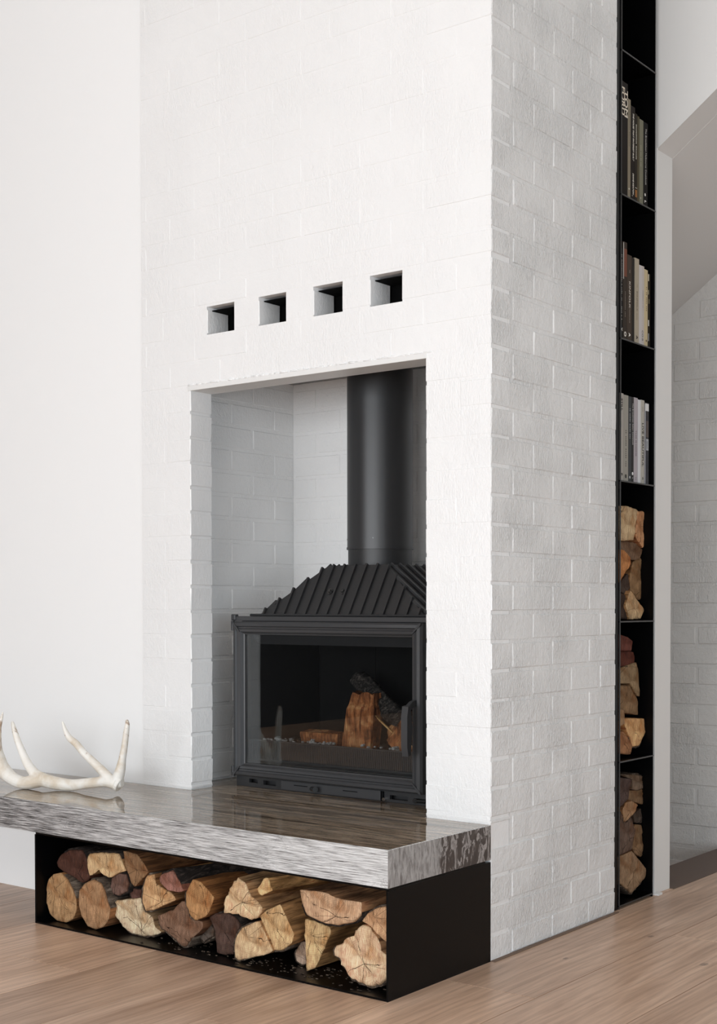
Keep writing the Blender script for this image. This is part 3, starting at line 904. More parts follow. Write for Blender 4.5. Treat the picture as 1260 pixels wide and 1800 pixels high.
# loose bark crumbs on the box floor
rc = random.Random(5)
mb = MB()
for k in range(150):
    x = rc.choice([rc.uniform(-.56, -.30), rc.uniform(-.34, -.05), rc.uniform(-1.0, -.5)]); y = rc.uniform(-.49, -.36); s = rc.uniform(.0012, .004)
    mb.box(x - s * rc.uniform(.6, 3), x + s, y - s * .5, y + s * .5, t6, t6 + s * .7, c=s * .2, jit=s * .2, rnd=rc)
tag(mb.build('bark_crumbs', 'bark'), 'loose bark crumbs and splinters scattered on the floor of the firewood box', 'debris', kind='stuff')

# ------------------------------------------------------------------ bookcase
BY0, BY1, BX0 = 0.8375, 1.100, -0.33
case = empty('bookcase', (BX0, .97, 0), 'tall narrow black steel bookcase between the brick chimney and the white wall end', 'bookcase')
part('side_panel', MB().box(BX0, -.012, .7895, BY0 - .006, 0, 3.75), 'black_steel', case)  # panel widened in solid black to fill the shadow gap by the chimney
part('front_edge', MB().box(-.012, -.0075, BY0 - .004, BY0, 0, 3.75, c=.0005), 'black_edge', case)
part('side_panel', MB().box(BX0, -.010, BY1 - .004, BY1, 0, 3.75, c=.0005), 'black_steel', case)
part('back_panel', MB().box(BX0 - .004, BX0, .79, BY1, 0, 3.75), 'black_steel', case)
SHELVES = [0.012, .5067, .987, 1.4672, 1.9498, 2.4363, 2.9204, 3.405]
for z in SHELVES:
    o = part('shelf', MB().box(BX0, -.0085, BY0 - .005, BY1 - .004, z - .0035, z + .0015, c=.0005), 'black_steel', case)
    part('front_edge', MB().box(-.0085, -.0065, BY0 - .001, BY1 - .004, z - .0035, z + .0015), 'black_edge', case)

# logs on the three lowest shelves, their sawn ends facing the room
SLOGS = [
('B1',-0.040,[(0.886,1.386),(0.960,1.388),(1.030,1.380),(1.003,1.271),(0.913,1.266),(0.894,1.264)]),
('B2',-0.050,[(1.050,1.376),(1.129,1.381),(1.157,1.332),(1.152,1.269),(1.135,1.243),(1.101,1.245),(1.040,1.280),(1.032,1.302),(1.045,1.332)]),
('B3',-0.050,[(0.914,1.261),(0.954,1.268),(1.035,1.262),(1.090,1.242),(1.074,1.209),(1.035,1.201),(1.003,1.203),(0.912,1.236)]),
('B4',-0.040,[(0.892,1.236),(0.929,1.234),(0.982,1.207),(0.982,1.190),(0.892,1.120)]),
('B5',-0.060,[(1.111,1.218),(1.145,1.174),(1.154,1.119),(1.124,1.063),(1.079,1.061),(1.018,1.095),(1.012,1.142),(1.034,1.196)]),
('B6',-0.060,[(0.932,1.121),(1.001,1.156),(1.013,1.105),(0.975,1.080),(0.935,1.092)]),
('B7',-0.040,[(0.978,1.095),(1.088,1.028),(1.060,0.994),(0.973,0.992),(0.941,1.043)]),
('B8',-0.050,[(0.910,1.089),(0.955,1.080),(0.963,1.043),(0.982,0.992),(0.911,0.995)]),
('C1',-0.040,[(0.891,0.943),(0.961,0.931),(0.996,0.917),(0.990,0.882),(0.892,0.885)]),
('C2',-0.050,[(0.911,0.884),(1.017,0.878),(1.035,0.862),(1.032,0.830),(0.912,0.829)]),
('C3',-0.045,[(0.902,0.824),(1.037,0.840),(1.055,0.807),(1.065,0.717),(1.044,0.719),(0.984,0.767),(0.902,0.771)]),
('C4',-0.050,[(0.912,0.765),(0.994,0.761),(1.060,0.699),(1.063,0.650),(0.953,0.665),(0.913,0.691)]),
('C5',-0.035,[(0.883,0.689),(0.923,0.678),(0.924,0.628),(0.883,0.623)]),
('C6',-0.040,[(0.939,0.648),(1.091,0.637),(1.101,0.588),(1.053,0.543),(0.999,0.542),(0.934,0.630)]),
('C7',-0.040,[(0.893,0.609),(0.934,0.600),(0.993,0.553),(0.984,0.516),(0.894,0.527)]),
('D1',-0.040,[(0.890,0.445),(0.988,0.432),(0.969,0.362),(0.897,0.340)]),
('D2',-0.050,[(0.910,0.453),(1.056,0.438),(1.174,0.412),(1.167,0.385),(1.056,0.381),(1.016,0.389),(1.015,0.431)]),
('D3',-0.050,[(0.989,0.389),(1.056,0.381),(1.153,0.383),(1.125,0.321),(1.057,0.335),(0.983,0.356)]),
('D4',-0.035,[(0.913,0.330),(0.939,0.354),(0.986,0.354),(1.033,0.334),(1.006,0.310),(0.959,0.294),(0.927,0.284)]),
('D5',-0.055,[(1.040,0.300),(1.129,0.317),(1.102,0.256),(1.047,0.266)]),
('D6',-0.050,[(1.037,0.262),(1.091,0.254),(1.113,0.144),(1.085,0.138),(1.038,0.158),(1.017,0.182)]),
('D7',-0.040,[(0.892,0.246),(0.917,0.323),(0.943,0.279),(0.989,0.296),(1.023,0.243),(0.997,0.180),(0.892,0.172)]),
('D8',-0.035,[(0.879,0.171),(0.987,0.176),(1.110,0.090),(1.096,0.065),(0.981,0.026),(0.883,0.082)]),
]
SINFO = {
'B1': ((190,158,112), 'squared pale log at the top left of the upper log shelf'),
'B2': ((196,134,84), 'orange brown bowed log at the top right of the upper log shelf'),
'B3': ((112,82,58), 'flat brown log across the middle of the upper log shelf'),
'B4': ((184,112,52), 'bright orange log end with a dark knot on the upper log shelf'),
'B5': ((140,102,62), 'tall bowed brown log at the right of the upper log shelf'),
'B6': ((74,56,46), 'small dark diamond-shaped log under the orange one, upper log shelf'),
'B7': ((186,148,100), 'pale triangular log standing on the floor of the upper log shelf'),
'B8': ((64,46,36), 'darkest upright log at the bottom left of the upper log shelf'),
'C1': ((104,50,38), 'red log on top of the stack on the middle log shelf'),
'C2': ((92,40,26), 'dark red log just under the top one on the middle log shelf'),
'C3': ((140,112,76), 'greyish tan log with a ragged right edge, middle log shelf'),
'C4': ((132,98,62), 'long brown log above the lowest ones on the middle log shelf'),
'C5': ((150,112,74), 'narrow tan log sliver at the left of the middle log shelf'),
'C6': ((208,156,94), 'bright tan rounded log at the bottom right of the middle log shelf'),
'C7': ((156,100,58), 'orange brown log at the bottom left of the middle log shelf'),
'D1': ((84,64,58), 'dark purplish slab log at the top left of the lowest log shelf'),
'D2': ((112,90,70), 'curved barked log capping the stack on the lowest log shelf'),
'D3': ((120,88,56), 'brown log under the curved cap log on the lowest shelf'),
'D4': ((158,116,76), 'brown log end with a pale bark rim, lowest log shelf'),
'D5': ((76,62,52), 'small dark block at the right of the lowest log shelf'),
'D6': ((128,94,60), 'narrow upright brown log at the right of the lowest log shelf'),
'D7': ((104,80,66), 'tall greyish brown log at the left of the lowest log shelf'),
'D8': ((148,114,80), 'biggest quarter log with pale bark rim at the very bottom of the bookcase'),
}
SG = {'B': 'firewood on the upper log shelf', 'C': 'firewood on the middle log shelf', 'D': 'firewood on the lowest log shelf'}
for key, xf, pl_ in SLOGS:
    rgb, label = SINFO[key]
    pl_ = [(max(a, BY0 + .002), z) for a, z in pl_]
    sd = ord(key[0]) + int(key[1:])
    o, (cy, cz) = make_log('log', pl_, .20, wood(*[min(255, v * 1.05) for v in rgb]), [(200, 330)] if key in ('D8', 'D4', 'C6') else ([(20, 200)] if key in ('D2', 'D7') else []),
                           .0008, (0, 0), sd, bk='bark', relief=.003)
    o.rotation_euler = (0, 0, math.pi / 2)
    o.location = (xf, cy, cz)
    tag(o, label, 'log', SG[key[0]])

# ------------------------------------------------------------------ books
TEXTS = []
def spine_text(body, size, y, ztop, x, colr, parent, name='spine_lettering', sx=1.0, shear=0.0, bold=0.0, rotflip=False):
    cu = bpy.data.curves.new(name, 'FONT')
    cu.body = body
    cu.size = size
    cu.align_x = 'LEFT'; cu.align_y = 'CENTER'
    cu.extrude = .00005
    cu.shear = shear
    cu.offset = bold
    cu.space_character = 1.0
    cu.materials.append(ink(colr))
    tmp = bpy.data.objects.new(name, cu)
    COL.objects.link(tmp)
    TEXTS.append((tmp, cu, name, colr, sx, Vector((x, y, ztop)), parent))
INKS = {}
def ink(c):
    if c not in INKS: INKS[c] = plain('ink_%d_%d_%d' % c, srgb(*c), 0.5, 0.3)
    return INKS[c]
def book(y0, y1, z0, z1, cover, label, group, texts=(), depth=.20, x=-.022, pages=(225, 218, 205), bands=(), hard=True):
    g_ = .0006
    y0 += g_; y1 -= g_
    root = empty('book', (x - depth / 2, (y0 + y1) / 2, z0), label, 'book', group)
    cov = M.setdefault('cover_%d_%d_%d' % cover, None) or plain('book_cover_%d_%d_%d' % cover, srgb(*[v * .92 for v in cover]), 0.6, 0.15)
    M['cover_%d_%d_%d' % cover] = cov
    t_ = .0022 if hard else .0008
    m_ = MB()
    m_.box(x - t_, x, y0, y1, z0, z1, c=.0006)
    m_.box(x - depth, x - t_, y0, y0 + t_, z0, z1, c=.0003).box(x - depth, x - t_, y1 - t_, y1, z0, z1, c=.0003)
    cv = part('cover', m_, [cov], root)
    pg = MB().box(x - depth + .004, x - t_ - .0003, y0 + t_ + .0002, y1 - t_ - .0002, z0 + .003, z1 - .004)
    o = pg.build('pages', [ink(pages)]); world_child(o, root)
    for (b0, b1, colr, w0, w1) in bands:            # flat printed panels on the spine: fractions of height and width
        m2 = MB().box(x, x + .0003, y0 + (y1 - y0) * w0, y0 + (y1 - y0) * w1, z0 + (z1 - z0) * b0, z0 + (z1 - z0) * b1)
        m2.build('spine_print', [ink(colr)], cv)
    for tx in texts:
        body, size, fy, fz, colr = tx[:5]
        kw = tx[5] if len(tx) > 5 else {}
        if body[0] == '~':                          # print too small to read in the photograph: a row of fine strokes
            m3 = MB(); yc_ = y0 + (y1 - y0) * fy; zc_ = z0 + (z1 - z0) * fz; rs = random.Random(body + str(z0))
            for q in range(int(body[1:])):
                if rs.random() < .85: m3.box(x, x + .0003, yc_ - size * .3, yc_ + size * rs.uniform(.15, .35), zc_ - size * .36, zc_)
                zc_ -= size * .62
            m3.build('spine_print', [ink(colr)], cv)
            continue
        spine_text(body, size, y0 + (y1 - y0) * fy, z0 + (z1 - z0) * fz, x + .0006, colr, cv, **kw)
    return root

GA, GBk, GC = 'books on the top book shelf', 'books on the middle book shelf', 'books on the lowest book shelf'
zA, zB_, zC = 2.4380, 1.9515, 1.4689
IV = (226, 214, 196)
book(.8580, .9095, zA, 2.829, (26, 19, 14), 'thick black-brown book with large ivory two-line lettering, leftmost on the top book shelf', GA,
     [('TOM', .034, .70, .935, IV, dict(sx=1.25, bold=.0006)), ('FORD', .034, .26, .955, IV, dict(sx=1.1, bold=.0006))], depth=.26)
book(.9100, .9318, zA, 2.782, (146, 136, 116), 'thin beige-grey book right of the thick black-brown one, top book shelf', GA,
     [('~23', .009, .5, .90, (96, 88, 74)), ('4', .014, .4, .12, (230, 225, 210))])
book(.9322, .9650, zA, 2.765, (28, 20, 14), 'dark brown book with a long line of white italic capitals, top book shelf', GA,
     [('THE HOUSE THAT PINTEREST BUILT', .0125, .55, .93, (232, 226, 214), dict(shear=.25, bold=.0003, sx=.80)), ('DIANE KEATON', .0125, .55, .30, (232, 226, 214), dict(shear=.25, bold=.0003, sx=.80)), ('v', .012, .4, .07, (220, 214, 200))])
book(.9652, .9830, zA, 2.747, (42, 36, 26), 'narrow dark olive book with small white title and orange mark at its foot', GA,
     [('~23', .0085, .5, .88, (222, 216, 200), dict(bold=.0002))], bands=[(.07, .15, (150, 96, 40), .1, .9), (.17, .175, (220, 214, 200), .1, .9)])
book(.9834, .9990, zA, 2.743, (86, 78, 58), 'narrow olive book between the orange-marked one and the grey-green one', GA, [])
book(1.0004, 1.0300, zA, 2.738, (130, 128, 108), 'grey-green book second from the right on the top book shelf', GA,
     [('~16', .008, .35, .70, (160, 156, 136)), ('o', .012, .3, .10, (220, 216, 200))])
book(1.0304, 1.0660, zA, 2.737, (16, 14, 12), 'black book with white serif-like title, rightmost on the top book shelf', GA,
     [('The Broadsheet Melbourne Cookbook', .0135, .5, .93, (206, 204, 198), dict(sx=.92)), ('o', .016, .4, .17, (236, 234, 230), dict(bold=.0012)), ('L', .016, .4, .09, (236, 234, 230), dict(bold=.0008))])

book(.8562, .8770, zB_, 2.262, (14, 13, 12), 'narrow black book with a column of tiny white capitals, leftmost on the middle book shelf', GBk,
     [('~27', .0095, .5, .93, (150, 146, 140)), ('~8', .0095, .5, .36, (170, 166, 160)), ('Y', .018, .4, .13, (225, 222, 215), dict(bold=.0005))])
book(.8774, .9078, zB_, 2.288, (60, 50, 42), 'dark brown book with a rust-coloured upper spine and pale left edge', GBk,
     [('~18', .008, .55, .50, (128, 116, 102)), ('O', .020, .5, .09, (220, 214, 204), dict(bold=.0012))], bands=[(.65, .93, (112, 58, 34), .25, .95), (.62, .99, (200, 196, 190), .0, .16)])
book(.9084, .9440, zB_, 2.250, (74, 62, 52), 'thick brown book with spaced white capitals, middle book shelf', GBk,
     [('THE', .006, .5, .83, (190, 182, 170)), ('KINFOLK', .0155, .5, .70, (226, 220, 208), dict(sx=1.45)), ('ENTREPRENEUR', .007, .5, .42, (170, 160, 146), dict(sx=1.2)), ('A', .016, .5, .10, (236, 232, 224), dict(bold=.001))])
book(.9444, .9636, zB_, 2.246, (42, 36, 31), 'dark plain book between the brown book and the beige book', GBk, [])
book(.9664, 1.0000, zB_, 2.250, (186, 174, 154), 'beige book with small dark capitals, just right of the dark plain book', GBk,
     [('THE', .006, .5, .70, (110, 98, 84)), ('KINFOLK', .0115, .5, .62, (90, 76, 64), dict(sx=1.5)), ('~5', .008, .5, .36, (130, 118, 100)), ('A', .016, .5, .10, (50, 40, 34), dict(bold=.001))])
book(1.0008, 1.0402, zB_, 2.232, (212, 206, 204), 'thick pale lilac-white book on the middle book shelf', GBk,
     [('~17', .006, .75, .70, (150, 144, 142)), ('CO', .016, .65, .20, (60, 56, 54)), ('B', .016, .65, .10, (90, 84, 82))], bands=[(0, 1, (190, 182, 176), .55, .98)])
book(1.0408, 1.0690, zB_, 2.225, (214, 196, 158), 'cream-yellow book second from the right on the middle book shelf', GBk,
     [('~14', .010, .62, .78, (110, 92, 60)), ('o', .012, .6, .10, (60, 48, 34), dict(bold=.001))])
book(1.0696, 1.0905, zB_, 2.215, (44, 38, 30), 'thin dark book with white flecks, rightmost on the middle book shelf', GBk, [],
     bands=[(.90, .99, (226, 216, 190), .05, .35), (.72, .78, (190, 180, 150), .1, .3), (.30, .38, (226, 224, 216), .1, .45), (.10, .2, (170, 170, 170), .1, .4), (.60, .66, (150, 140, 110), .3, .5)])

book(.8547, .8842, zC, 1.769, (184, 178, 170), 'pale grey book with short dark capitals at its top, leftmost on the lowest book shelf', GC,
     [('STILL', .017, .5, .94, (40, 36, 34), dict(sx=1.1, bold=.0004)), ('~7', .006, .5, .68, (150, 146, 140)), ('B', .016, .5, .09, (50, 48, 46), dict(bold=.001))])
book(.8846, .9208, zC, 1.766, (168, 164, 154), 'warm grey book with one short title line midway, lowest book shelf', GC,
     [('~19', .0115, .5, .62, (86, 82, 76)), ('o', .020, .5, .08, (44, 42, 40), dict(bold=.002))])
book(.9212, .9448, zC, 1.765, (70, 72, 74), 'slate grey book on the lowest book shelf', GC,
     [('~19', .0095, .5, .88, (150, 152, 152)), ('o', .014, .5, .07, (214, 214, 214), dict(bold=.001))])
book(.9452, .9624, zC, 1.765, (52, 50, 50), 'charcoal book with white serif-like title, lowest book shelf', GC,
     [('The Broadsheet Italian Cookbook', .0105, .5, .93, (206, 204, 202)), ('o', .016, .5, .12, (236, 236, 236), dict(bold=.0016)), ('L', .010, .5, .06, (230, 230, 230))])
book(.9630, .9932, zC, 1.766, (186, 178, 182), 'pale mauve book in the middle of the lowest book shelf', GC,
     [('THIS IS HOME', .0135, .5, .62, (104, 94, 100), dict(sx=1.1)), ('H', .014, .5, .07, (120, 112, 116))])
book(.9950, 1.0168, zC, 1.762, (226, 226, 228), 'bright white book without title on the lowest book shelf', GC, [])
book(1.0174, 1.0458, zC, 1.764, (192, 188, 178), 'stone-coloured book with widely spaced dark serif-like capitals', GC,
     [('LIVE BEAUTIFUL', .0195, .5, .73, (34, 30, 28), dict(sx=1.12, bold=.0002)), ('~6', .006, .5, .92, (120, 112, 104)), ('o', .014, .5, .08, (26, 24, 22), dict(bold=.002))])
book(1.0476, 1.0812, zC, 1.758, (72, 72, 76), 'book with a black and white photo-like spine, rightmost on the lowest book shelf', GC,
     [('~4', .011, .6, .53, (60, 62, 64))],
     bands=[(.90, .99, (222, 222, 222), .1, .95), (.84, .90, (60, 58, 58), .3, .95), (.58, .78, (92, 82, 78), .3, .9), (.42, .56, (176, 178, 182), .35, .9), (.0, .98, (206, 208, 214), .02, .14), (.08, .34, (46, 48, 54), .2, .9)])

# turn the lettering into plain meshes, children of the covers
bpy.context.view_layer.update()
dg = bpy.context.evaluated_depsgraph_get()
for tmp, cu, nm_, colr, sx_, loc_, par in TEXTS:
    me = bpy.data.meshes.new_from_object(tmp.evaluated_get(dg))
    for v in me.vertices:
        a, b_, c_ = v.co
        v.co = (loc_.x + c_, loc_.y + b_, loc_.z - a * sx_)
    o = bpy.data.objects.new(nm_, me); COL.objects.link(o)
    o.parent = par
    if not me.materials: me.materials.append(ink(colr))
for tmp, cu, *_r in TEXTS:
    bpy.data.objects.remove(tmp); bpy.data.curves.remove(cu)

# ------------------------------------------------------------------ wood stove in the niche
SX0, SX1, SY = -1.189, -0.349, 0.168     # width and front plane
st = empty('wood_stove', ((SX0 + SX1) / 2, .40, LZ), 'black cast iron wood stove with ribbed hood and glass door, set in the brick niche', 'stove')
mid = (SX0 + SX1) / 2
# body shell: side plates, back plate, top flange
sh = MB()
sh.box(SX0 + .03, SX0 + .042, SY + .02, .65, LZ + .035, 1.0); sh.box(SX1 - .042, SX1 - .03, SY + .02, .65, LZ + .035, 1.0)
sh.box(SX0 + .03, SX1 - .03, 0.640, .652, LZ + .035, 1.0)
part('body_shell', sh, 'cast_iron', st)
part('top_flange', MB().box(SX0, SX1, SY + .004, .66, .988, 1.005, c=.002).box(SX0 - .004, SX0 + .016, SY - .002, SY + .02, .990, 1.012, c=.003), 'cast_iron_light', st)

# fire chamber lining, panel by panel, and its floor
FZ = .540
Y0 = SY + .035
xl, xr = SX0 + .06, SX1 - .06
bl, br = -1.183 + .155, -0.945 + .44
def panel(p, q, z0, z1, th=.02):
    a, b = Vector(p), Vector(q)
    nrm = Vector(((b - a).y, -(b - a).x)).normalized() * th
    return MB().prism([tuple(a), tuple(b), tuple(b - nrm), tuple(a - nrm)], 2, z0, z1)
YB = .50
for a, b in (((xl, Y0), (-1.06, YB)), ((-1.058, YB), (-.80, YB)), ((-.798, YB), (-.54, YB)), ((-.538, YB), (xr, Y0))):
    o = part('lining_plate', panel(a, b, FZ, .965), 'firebrick', st)
part('chamber_floor', MB().box(xl, xr, Y0, YB, FZ - .02, FZ), 'firebrick', st)
part('baffle_plate', MB().prism([(Y0 + .03, .912), (YB, .93), (YB, .945), (Y0 + .03, .93)], 0, xl, xr), 'firebrick', st)
# upper air deflector seen through the glass, and the fluted lower fret
part('air_deflector', MB().prism([(SY + .03, .962), (SY + .062, .906), (SY + .070, .906), (SY + .042, .966)], 0, SX0 + .045, SX1 - .045), 'cast_iron_light', st)
fr = MB().prism([(SY + .022, .455), (SY + .022, .490), (SY + .030, .496), (SY + .036, .568), (SY + .046, .568), (SY + .046, .455)], 0, SX0 + .05, SX1 - .045)
part('fret', fr, 'cast_iron_light', st)
fl = MB()
k = SX0 + .06
while k < SX1 - .06:
    fl.prism([(SY + .0325, .500), (SY + .0285, .503), (SY + .0335, .562), (SY + .0365, .564)], 0, k, k + .0035)
    k += .0078
o = part('fluting', fl, 'cast_iron', st); o['kind'] = 'stuff'

# door: moulded frame mitred at the corners, glass pane, handle
DX0, DX1, DZ0, DZ1 = -1.178, -0.360, .440, .987
prof = [(0.0, .020), (0.0, -.002), (.006, -.010), (.016, -.012), (.020, -.006), (.024, -.005), (.028, -.010), (.036, -.008), (.042, .004), (.046, .006), (.046, .020)]
df = MB()
vs = []
cor = [(DX0, DZ0, 1, 1), (DX1, DZ0, -1, 1), (DX1, DZ1, -1, -1), (DX0, DZ1, 1, -1)]
np_ = len(prof)
for x, z, sx_, sz_ in cor:
    for d, y in prof: vs.append((x + sx_ * d, SY + y, z + sz_ * d))
df.add(vs, [(c_ * np_ + i, c_ * np_ + i + 1, ((c_ + 1) % 4) * np_ + i + 1, ((c_ + 1) % 4) * np_ + i) for c_ in range(4) for i in range(np_ - 1)])
dfo = part('door_frame', df, 'cast_iron_light', st)
def sub(name, m_, mats, par):
    return sharp(m_.build(name, mats, par))
for x in (DX0, DX1):
    for z in (DZ0, DZ1):
        sx_ = 1 if x == DX0 else -1; sz_ = 1 if z == DZ0 else -1
        mm = MB().prism([(x, z), (x + sx_ * .009, z + sz_ * .003), (x + sx_ * .036, z + sz_ * .034), (x + sx_ * .034, z + sz_ * .036), (x + sx_ * .003, z + sz_ * .009)], 1, SY - .0135, SY + .004)
        sub('corner_fillet', mm, 'cast_iron_light', dfo)
MB().box(DX0 + .044, DX1 - .044, SY + .008, SY + .012, DZ0 + .044, DZ1 - .044).build('glass_pane', 'glass', dfo)
# hinge barrels on the left
for z in (.455, .972):
    sub('hinge', MB().cyl((DX0 - .006, SY, z - .018), (DX0 - .006, SY, z + .018), .0065, n=12), 'cast_iron', dfo)
hd = MB()
hd.prism([(SY - .010, .742), (SY - .030, .738), (SY - .058, .722), (SY - .058, .708), (SY - .040, .712), (SY - .02, .722), (SY - .010, .722)], 0, -.392, -.378)
hd.prism([(SY - .062, .724), (SY - .050, .726), (SY - .040, .66), (SY - .048, .570), (SY - .062, .566), (SY - .068, .60), (SY - .068, .69)], 0, -.397, -.373)
sub('door_handle', hd, 'cast_iron_light', dfo)

# plinth under the door with slots, ash drawer, air knob and catch
pl2 = MB()
pz0, pz1, py = LZ + .0005, .4395, SY + .012
slots = [(-1.118, -1.078, .417, .431), (-1.052, -.994, .414, .430), (-.500, -.428, .412, .426), (-.404, -.356, .410, .424)]
x = SX0 + .010
for a, b, z0, z1 in slots:
    pl2.box(x, a, py, py + .012, pz0, pz1); pl2.box(a, b, py, py + .012, pz0, z0); pl2.box(a, b, py, py + .012, z1, pz1)
    x = b
pl2.box(x, SX1, py, py + .012, pz0, pz1)
pl2.box(SX0 + .01, SX1, py + .03, py + .034, pz0, pz1)
pli = part('plinth', pl2, 'cast_iron', st)
sub('drawer_front', MB().box(-.965, -.535, py - .006, py + .001, LZ + .003, .438, c=.0015), 'cast_iron_light', pli)
for a, b in ((-.905, -.845), (-.69, -.63)):
    sub('drawer_slot', MB().box(a, b, py - .0075, py - .0055, .424, .4262), 'void_black', pli)
sub('air_knob', MB().cyl((-.822, py - .004, .420), (-.822, py - .012, .420), .008, n=14).cyl((-.822, py - .012, .420), (-.790, py - .030, .422), .0075, .010, n=14), 'bolt', pli)
sub('catch', MB().box(-.531, -.523, py - .010, py + .002, LZ + .002, .436, c=.001), 'black_steel', pli)
sub('catch_screw', MB().cyl((-.518, py - .012, .411), (-.518, py, .411), .006, n=10), 'chrome', pli)
sub('latch_lever', MB().cyl((-.392, py - .008, .417), (-.35, py - .010, .419), .0045, n=10).cyl((-.395, py - .010, .417), (-.395, py, .417), .008, n=12), 'bolt', pli)

# ribbed hood: hipped casting with fins
HB = [(-1.09, .195), (-.372, .195), (-.372, .655), (-1.09, .655)]
HT = [(-.852, .300), (-.598, .300), (-.598, .62), (-.852, .62)]
Z0, Z1 = 1.005, 1.181
hm = MB()
hm.add([(x, y, Z0) for x, y in HB] + [(x, y, Z1) for x, y in HT], [(0, 1, 5, 4), (1, 2, 6, 5), (2, 3, 7, 6), (3, 0, 4, 7), (4, 5, 6, 7), (3, 2, 1, 0)])
hood = part('hood', hm, 'cast_iron', st)
part('hood_rim', MB().box(-1.125, -.36, SY + .02, .66, 1.0045, 1.014, c=.004), 'cast_iron', st)
FT, FP = .0070, .0085       # fin thickness and projection
fnorm = Vector((0, -(Z1 - Z0), .105)).normalized()
def front_at(x, t_):        # point on the front slope, t_ 0 bottom .. 1 top
    return Vector((x, .195 + .105 * t_, Z0 + (Z1 - Z0) * t_))
x = -1.062
while x < -.385:
    tl = 1.0
    if x < -.852: tl = (x + 1.09) / .238
    if x > -.598: tl = (-.372 - x) / .226
    tl = max(.12, min(1, tl + .03))
    a, b = front_at(x, 0), front_at(x, tl)
    e1, e2 = a + fnorm * FP, b + fnorm * FP
    a2 = a - fnorm * .002; b2 = b - fnorm * .002
    lead = Vector((0, .004, -.0))
    m_ = MB().prism([(a2.y, a2.z), (e1.y, max(e1.z, Z0 + .002)), (e2.y, e2.z + .001), (b2.y + .003, b2.z)], 0, x - FT / 2, x + FT / 2)
    sub('rib', m_, 'cast_iron', hood)
    x += .0475
# side ribs (right and left hips)
for sgn, xb, xt_ in ((1, -.372, -.598), (-1, -1.09, -.852)):
    nrm = Vector((sgn * (Z1 - Z0), 0, abs(xt_ - xb))).normalized()
    y = .222
    while y < .64:
        tl = 1.0
        if y < .300: tl = (y - .195) / .105
        if y > .62: tl = (.655 - y) / .035
        tl = max(.1, min(1, tl + .03))
        a = Vector((xb, y, Z0)); b = Vector((xb + (xt_ - xb) * tl, y, Z0 + (Z1 - Z0) * tl))
        e1, e2 = a + nrm * FP, b + nrm * FP
        a2, b2 = a - nrm * .002, b - nrm * .002
        m_ = MB().prism([(a2.x, a2.z), (e1.x, e1.z), (e2.x, e2.z), (b2.x, b2.z)], 1, y - FT / 2, y + FT / 2)
        sub('rib', m_, 'cast_iron', hood)
        y += .0475
for x in (-.800, -.743):
    p = front_at(x, .48)
    sub('bolt', MB().cyl(p, p + fnorm * .004, .011, n=18).cyl(p + fnorm * .004, p + fnorm * .010, .0065, n=6), 'bolt', hood)

# flue
FX, FY, FR = -.743, .452, .1155
fl_ = empty('flue_pipe', (FX, FY, Z1), 'broad matt black flue pipe rising from the stove hood', 'pipe')
part('collar', MB().cyl((FX, FY, Z1 - .02), (FX, FY, 1.246), FR - .003, n=72), 'cast_iron', fl_)
part('joint_ring', MB().cyl((FX, FY, 1.238), (FX, FY, 1.246), FR + .0022, n=72), 'flue', fl_)
part('pipe', MB().cyl((FX, FY, 1.246), (FX, FY, 2.6), FR, n=96), 'flue', fl_)
for ph in (-60, 25):
    a = math.radians(ph - 90)
    d = Vector((math.cos(a), math.sin(a), 0))
    p = Vector((FX, FY, 1.275)) + d * FR
    part('rivet', MB().cyl(p - d * .001, p + d * .0015, .003, n=10), 'bolt', fl_)

# logs and embers inside the stove
def stone_prism(name, pts, z0, z1, mat, seed, lean=(0, 0), loc=None):
    """upright split log: pts in plan (x,y)"""
    rnd = random.Random(seed)
    ref = []
    n = len(pts)
    for i in range(n):
        a, b = Vector(pts[i]), Vector(pts[(i + 1) % n])
        k = max(1, int((b - a).length / .007))
        for j in range(k): ref.append(a.lerp(b, j / k))
    m = len(ref)
    cx = sum(p.x for p in ref) / m; cy = sum(p.y for p in ref) / m
    m_ = MB()
    K = 12
    vs = []
    for k in range(K + 1):
        t_ = k / K
        for i, p in enumerate(ref):
            d = Vector((p.x - cx, p.y - cy))
            g = noise.noise(Vector((p.x * 90, p.y * 90, t_ * 2.2 + seed))) * .006 - (.012 * t_ * t_ if t_ > .8 else 0)
            q = d + d.normalized() * g
            h_ = z0 + (z1 - z0) * t_ + (noise.noise(Vector((p.x * 60, p.y * 60, seed))) * .012 if k == K else 0)
            vs.append((q.x + lean[0] * t_, q.y + lean[1] * t_, h_ - z0))
    m_.add(vs, [(k * m + i, k * m + (i + 1) % m, (k + 1) * m + (i + 1) % m, (k + 1) * m + i) for k in range(K) for i in range(m)], 0, True)
    m_.add(vs, [tuple(range(m))[::-1], tuple(range(K * m, K * m + m))], 0)
    o = link(name, m_.mesh(name), mat, None, (cx, cy, z0))
    return sharp(o, 38)
GS = 'logs laid in the stove'
o = stone_prism('log', [(-.805, .325), (-.752, .245), (-.668, .290), (-.670, .345), (-.74, .38)], FZ + .001, .742, 'standing_wood', 3, (.018, .015))
tag(o, 'upright orange split log with fibrous face, behind the stove glass', 'log', GS)
blk, (cx, cz) = make_log('log', [(.300, .545), (.368, .545), (.375, .596), (.315, .602)], .17, srgb(190, 112, 62), [], .001, (0, 0), 9, 'standing_wood', 'standing_wood')
blk.rotation_euler = (0, 0, -math.pi / 2)
blk.location = (-.985, .335, cz); tag(blk, 'low orange block lying left of the upright log in the stove', 'log', GS)
